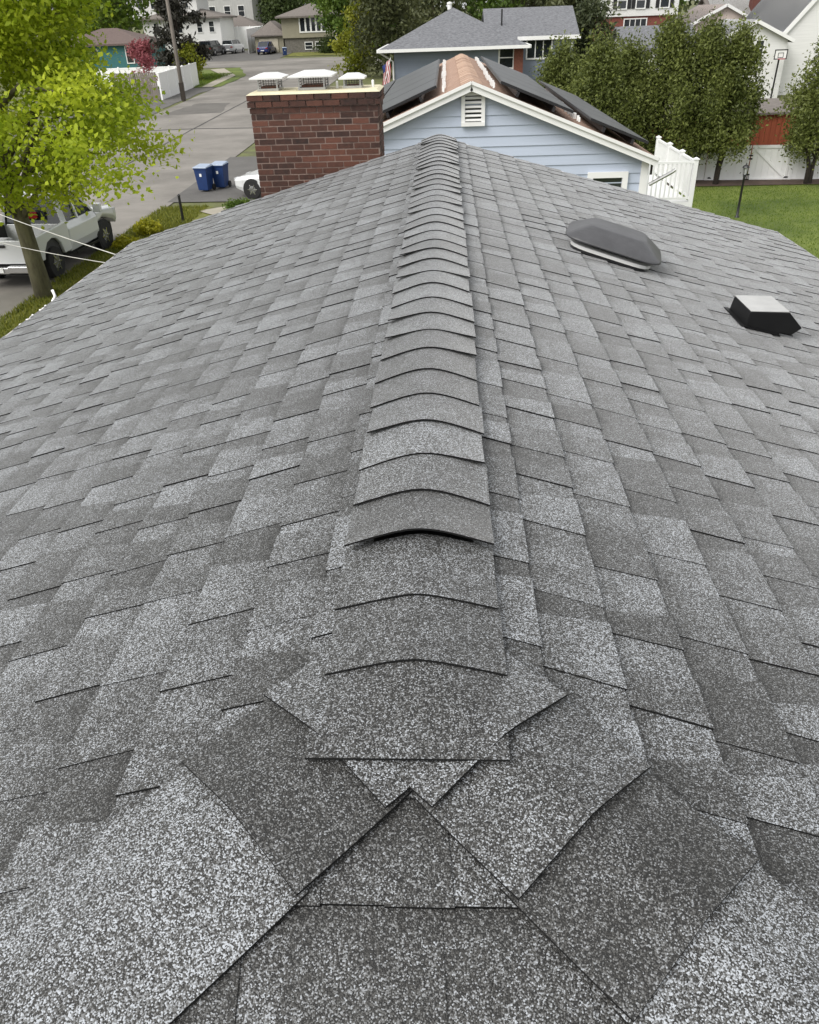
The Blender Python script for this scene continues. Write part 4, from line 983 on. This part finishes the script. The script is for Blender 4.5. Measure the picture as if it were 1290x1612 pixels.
for i in range(7):
    x, y_ = random.uniform(-2.3, -1), random.uniform(-.6, .6); s_ = random.uniform(.1, .22); b.box(x-s_, x+s_, y_-s_, y_+s_, .705, .705+s_*2.2)
ob = b.build('cargo_bag', mat('pale_cargo', (.5, .5, .52), .8, .4, 4), bevel=.05); ob.location = tk.location; ob.rotation_euler = tk.rotation_euler
tag(ob, 'pale bundles lying in the bed of the white pickup', 'cargo')

# ------------------------------------------------------------ trees
def leaf_mesh(name, C, tone, size, up, M, parent, aspect=1.7):
    """leaf-sized quads at centres C (n,3), each folded at random; one mesh"""
    n = len(C); nr = NR.normal(size=(n, 3)); nr[:, 2] = np.abs(nr[:, 2])*up + .1
    nr += .0; nr /= np.linalg.norm(nr, axis=1)[:, None]
    a = NR.normal(size=(n, 3)); a -= (a*nr).sum(1)[:, None]*nr; a /= np.linalg.norm(a, axis=1)[:, None]; c = np.cross(nr, a)
    s = (size*NR.uniform(.6, 1.35, n))[:, None]
    V = np.stack([C-a*s*aspect/2, C+c*s*.5+nr*s*.12, C+a*s*aspect/2, C-c*s*.5+nr*s*.12], 1).reshape(-1, 3)
    me = bpy.data.meshes.new(name); me.vertices.add(4*n); me.vertices.foreach_set('co', V.ravel().astype(np.float32))
    me.loops.add(4*n); me.loops.foreach_set('vertex_index', np.arange(4*n, dtype=np.int32))
    me.polygons.add(n); me.polygons.foreach_set('loop_start', np.arange(0, 4*n, 4, dtype=np.int32))
    me.update(calc_edges=True); me.materials.append(M)
    at = me.attributes.new('tone', 'FLOAT', 'FACE'); at.data.foreach_set('value', np.clip(tone, 0, 1).astype(np.float32))
    o = bpy.data.objects.new(name, me); return link(o, parent)
def tree(name, label, base, H, cb, R, n, leaf, LM, TM=TRUNKM, tr=.12, shape='oval', clumps=60, cs=.22, lean=(0, 0), group=None, cat='tree', up=1.0, stems=1, squash=.7, limbs=14, aspect=1.7):
    x, y = base; t = thing(name, label, cat, (x, y, gz(x, y)), 0, group)
    Hc = H-cb; cen = []
    while len(cen) < clumps:
        f = NR.uniform(0, 1); a = NR.uniform(0, 2*math.pi); q = math.sqrt(NR.uniform(.08, 1))
        if shape == 'oval': pr = math.sqrt(max(0, 1-(2*f-.85)**2/1.35))
        elif shape == 'low': pr = math.sqrt(max(0, 1-((f-.22)/.78)**2)) * 0 + (1-.44*min(1, (f-.22)/.22))*math.sqrt(max(0, 1-(max(0, f-.6)/.4)**2)) if f > .22 else math.sqrt(max(0, 1-((.22-f)/.26)**2))
        elif shape == 'cone': pr = (1-f)**.75*(min(1, f*6+.35))
        elif shape == 'column': pr = min(1, (1-f)*1.7)**.7*min(1, f*3+.6)
        else: pr = math.sqrt(max(0, 1-(2*f-1)**2))
        wob = 1+.22*math.sin(3*a+f*5+x)+.12*math.sin(5*a-f*9+y)
        rr = R*pr*q*wob; cen.append((rr*math.cos(a)+lean[0]*(cb+f*Hc), rr*math.sin(a)+lean[1]*(cb+f*Hc), cb+f*Hc))
    cen = np.array(cen); cen[:, 0] += .3 if shape == 'low' else 0; k_ = NR.randint(0, clumps, n)
    # several leaves ride on each twig of a clump
    off = NR.normal(size=(n, 3))*(R*cs); off[:, 2] *= squash
    tc = NR.uniform(0, 1, clumps)
    leaf_mesh('crown', cen[k_]+off, tc[k_]*.6+NR.uniform(0, .4, n), leaf, up, LM, t, aspect)
    b = MB(); top = Vector((lean[0]*H*.85, lean[1]*H*.85, H*.85))
    for s_ in range(stems):
        ox, oy = ((0, 0) if stems == 1 else (R*.28*math.cos(s_*2.4+x), .3*R*.28*math.sin(s_*2.4)))
        pts = [(ox*.25, oy*.25, -.15), (ox*.35+lean[0]*cb*.5, oy+lean[1]*cb*.5, cb*.5), (ox*1.0+lean[0]*cb, oy+lean[1]*cb, cb), (ox*1.2+lean[0]*H*.6, oy+lean[1]*H*.6, cb+Hc*.45), (ox+top.x, oy+top.y, top.z)]
        b.tube(pts, [tr*1.25, tr, tr*.85, tr*.5, tr*.12], 10)
    for i in NR.choice(clumps, min(limbs, clumps), replace=False):
        c = Vector(cen[i]); z0 = max(cb*.75, min(c.z-.25*Hc*NR.uniform(.3, 1), H*.7)); st = Vector((lean[0]*z0, lean[1]*z0, z0))
        mid = st.lerp(c, .5)+Vector((0, 0, .06*Hc)); b.tube([st, mid, c], [tr*.42, tr*.25, tr*.06], 6)
    b.build('trunk', TM, t, smooth=True)
    return t
MAPLE = leafmat('spring_maple_leaf', (.21, .31, .014), (.58, .65, .05), .5)
EVER = leafmat('conifer_spray', (.055, .074, .018), (.20, .23, .056), .3)
GREEN1 = leafmat('mid_green_leaf', (.05, .10, .015), (.15, .22, .035), .35)
OLIVE = leafmat('olive_leaf', (.05, .06, .025), (.12, .13, .055), .3)
YELL = leafmat('yellow_green_leaf', (.13, .17, .015), (.30, .30, .03), .4)
SPRU = leafmat('dead_spruce', (.018, .018, .014), (.075, .07, .055), .1)
FORS = leafmat('forsythia_leaf', (.20, .22, .015), (.50, .46, .03), .4)
PINKL = leafmat('pink_blossom', (.20, .045, .06), (.36, .12, .13), .3)
BUSHM = leafmat('bush_leaf', (.03, .05, .014), (.08, .11, .03), .25)
# maple beside the street
tree('maple_tree', 'large bright yellow green maple in front of the white pickup', (-10.17, 19.6), 9.2, 2.5, 4.0, 66000, .084, MAPLE, MOSSBARK, .20, 'low', 170, .095, lean=(-.03, .0), squash=.55, up=1.2, limbs=40, aspect=1.5)
# conifers along the white fence
rows = [(5.0, 38.0, 4.5, 1.25), (6.1, 36.6, 5.2, 1.4), (7.6, 38.0, 4.9, 1.3), (8.9, 37.2, 5.75, 1.4), (10.5, 36.9, 5.6, 1.3), (11.55, 36.75, 5.65, 1.1), (15.35, 36.4, 5.3, 1.3)]
labs = ['dark green conifer nearest the solar panelled roof, shortest of the row', 'broad dark conifer just right of the solar panels', 'dark conifer set back between two broader ones near the deck', 'tall dark conifer behind the deck posts', 'twin stemmed dark conifer at the left end of the open fence', 'dark conifer left of the gate with two leaning black trunks', 'dark conifer standing alone right of the white gate']
for (x, y, H_, R1), lb in zip(rows, labs):
    tree('conifer_tree', lb, (x, y), H_, 1.5, R1+.10, 19000, .062, EVER, DARKBARK, .085, 'column', 80, .17, group='dark conifers along the white fence', up=.7, stems=2, squash=1.5, limbs=16, lean=(random.uniform(-.02, .03), 0), aspect=2.2)
# trees along the street and beyond
tree('spruce_tree', 'thin half dead dark spruce behind the utility pole', (-25.6, 88), 11, 1.2, 2.6, 7000, .20, SPRU, DARKBARK, .14, 'cone', 90, .17, squash=.5, limbs=50, aspect=3)
tree('flowering_shrub', 'pink red flowering shrub by the teal house corner', (-32.0, 96), 3.2, .5, 1.3, 2200, .16, PINKL, DARKBARK, .05, 'round', 26, .25)
tree('flowering_shrub', 'small pink flowering shrub before the white vinyl fence', (-26.0, 78), 2.7, .4, .9, 900, .12, PINKL, DARKBARK, .04, 'round', 20, .25)
tree('yellow_shrub', 'yellow flowering shrub at the end of the white street fence', (-24.6, 87), 2.9, .2, 1.2, 1800, .15, YELL, DARKBARK, .04, 'round', 22, .25)
tree('street_tree', 'rounded green tree behind the teal house roof', (-44, 118), 13.5, 3, 6.5, 9000, .34, leafmat('fresh_leaf', (.07, .13, .012), (.20, .27, .035), .35), TRUNKM, .25, 'round', 90, .17)
tree('street_tree', 'tall slender yellow green tree left of the blue grey house', (-8.3, 92), 10.6, .8, 1.15, 7000, .19, YELL, TRUNKM, .1, 'column', 80, .3)
tree('street_tree', 'leaning green tree at the right of the tan house', (-13.2, 124.5), 9.5, 2.5, 4.3, 7000, .28, GREEN1, DARKBARK, .2, 'round', 70, .16)
tree('street_tree', 'bright green tree behind the slender yellow one', (-6.6, 100), 10.5, 1, 2.6, 7000, .26, GREEN1, TRUNKM, .18, 'oval', 70, .22)
tree('street_tree', 'olive tree left of the grey hip roof', (-5.2, 84), 8.6, 1, 2.7, 6500, .22, OLIVE, TRUNKM, .15, 'oval', 70, .22)
tree('street_tree', 'dark green tree between the two white houses at the street end', (-29.2, 168), 13, 2, 4.0, 5000, .34, GREEN1, TRUNKM, .2, 'oval', 60, .2)
tree('street_tree', 'brown budding tree behind the brown house', (-33.0, 172), 14, 3, 3.2, 4500, .34, leafmat('rusty_bud', (.12, .06, .03), (.24, .13, .07), .3), TRUNKM, .2, 'round', 60, .18)
tree('street_tree', 'dark evergreen rising behind the tan garage', (-25.6, 150), 9.5, 1, 3.6, 6000, .30, BUSHM, TRUNKM, .2, 'oval', 60, .2)
tree('street_tree', 'bushy green tree behind the tan house roof', (-18.5, 155), 12.5, 2, 5.0, 6000, .36, GREEN1, TRUNKM, .2, 'round', 60, .2)
tree('street_tree', 'grey green pine at the left of the tall white house', (10.6, 80), 8.2, .6, 2.0, 7000, .17, OLIVE, DARKBARK, .12, 'oval', 80, .22, aspect=2.5)
tree('street_tree', 'dark olive pine right of the blue grey house wing', (9.6, 62), 5.8, .6, 1.8, 6000, .13, leafmat('pine_leaf', (.03, .042, .018), (.09, .105, .045), .2), DARKBARK, .12, 'oval', 80, .22, aspect=2.5)
for i, (x, y, H_, R1, M_, lb) in enumerate([(-1.2, 96, 10.5, 3.4, OLIVE, 'olive tree behind the peak of the hip roof'), (4.0, 100, 10.5, 3.6, GREEN1, 'green tree behind the valley of the blue grey roofs'), (9.0, 105, 10.5, 3.4, OLIVE, 'olive tree above the wing of the blue grey house'), (13.2, 110, 10.2, 3.0, BUSHM, 'dark tree at the left of the tall white house'),
        (24, 112, 10.0, 3.5, GREEN1, 'green tree between the tall white house and the chimney'), (36, 110, 10.5, 4, OLIVE, 'olive tree behind the large white house'), (-50, 96, 11, 4.5, GREEN1, 'green tree behind the maple at the left edge'), (-57, 125, 13, 5.5, OLIVE, 'olive tree far behind the maple')]):
    tree('background_tree', lb, (x, y), H_, 1.0, R1, 5000, .26, M_, TRUNKM, .16, 'oval', 70, .22, group='trees behind the far houses')
tree('hedge_bush', 'clipped dark hedge below the tan house bay windows', (-16.0, 126.4), 1.5, .1, 1.6, 2500, .16, BUSHM, DARKBARK, .05, 'round', 30, .25, cat='bush')
tree('young_tree', 'pale green shrub at the far end of the street by the flue caps', (-8.9, 86), 3.6, .3, 1.5, 2200, .16, YELL, DARKBARK, .05, 'round', 30, .25, cat='shrub')
# forsythia and weeds on the verge by the eave
tree('yellow_shrub', 'low yellow flowering shrub along the verge below the maple', (-9.75, 26.4), .4, .02, .42, 2600, .06, FORS, DARKBARK, .02, 'round', 30, .2, cat='shrub')
tree('yellow_shrub', 'second low yellow shrub on the verge nearer the pickup', (-9.8, 24.6), .3, .02, .36, 1800, .06, FORS, DARKBARK, .02, 'round', 26, .2, cat='shrub')
tree('garden_shrub', 'small green shrub at the driveway corner left of the chimney', (-7.5, 30.0), .3, .02, .5, 1500, .05, GREEN1, DARKBARK, .02, 'round', 26, .2, cat='shrub')
# grass blades on the lawn and verge
def blades(name, n, xr_, yr_, hgt, M, keep=lambda x, y: True):
    X = NR.uniform(*xr_, n); Y = NR.uniform(*yr_, n); Z = np.array([gz(a, c) for a, c in zip(X, Y)])+.03
    a = NR.uniform(0, 6.28, n); wv = .012+.012*NR.rand(n); hh = hgt*NR.uniform(.5, 1.4, n); lx, ly = NR.normal(0, .35, n)*hh, NR.normal(0, .35, n)*hh
    V = np.stack([np.stack([X-np.cos(a)*wv, Y-np.sin(a)*wv, Z], 1), np.stack([X+np.cos(a)*wv, Y+np.sin(a)*wv, Z], 1), np.stack([X+lx, Y+ly, Z+hh], 1)], 1).reshape(-1, 3)
    me = bpy.data.meshes.new(name); me.vertices.add(3*n); me.vertices.foreach_set('co', V.ravel().astype(np.float32))
    me.loops.add(3*n); me.loops.foreach_set('vertex_index', np.arange(3*n, dtype=np.int32)); me.polygons.add(n); me.polygons.foreach_set('loop_start', np.arange(0, 3*n, 3, dtype=np.int32))
    me.update(calc_edges=True); me.materials.append(M)
    at = me.attributes.new('tone', 'FLOAT', 'FACE'); at.data.foreach_set('value', NR.rand(n).astype(np.float32))
    tag(link(bpy.data.objects.new(name, me)), kind='stuff')
GRASS = leafmat('grass_blade', (.06, .115, .010), (.17, .23, .028), .3)
blades('grass', 60000, (6.2, 20), (22, 36.4), .07, GRASS)
blades('verge_grass', 22000, (-10.5, -8.7), (12, 30.5), .10, leafmat('verge_blade', (.09, .12, .015), (.26, .26, .04), .3))
blades('corner_grass', 9000, (-26.4, -22.3), (80, 95), .16, GRASS)
# far-off woodland closing the view
b_n = 46000; an = NR.uniform(-1.15, 1.15, b_n); rad = NR.uniform(178, 240, b_n)
hg = 3+13*NR.rand(b_n)**.8*(1+.25*np.sin(an*23)+.15*np.sin(an*57))
C_ = np.stack([rad*np.sin(an), rad*np.cos(an), hg+1.5], 1)
fw = leaf_mesh('far_woodland', C_, (.5+.35*np.sin(an*40))*.6+.4*NR.rand(b_n), .95, .8, leafmat('far_wood_leaf', (.03, .045, .02), (.11, .13, .05), .25), None, 1.4)
tag(fw, kind='stuff')
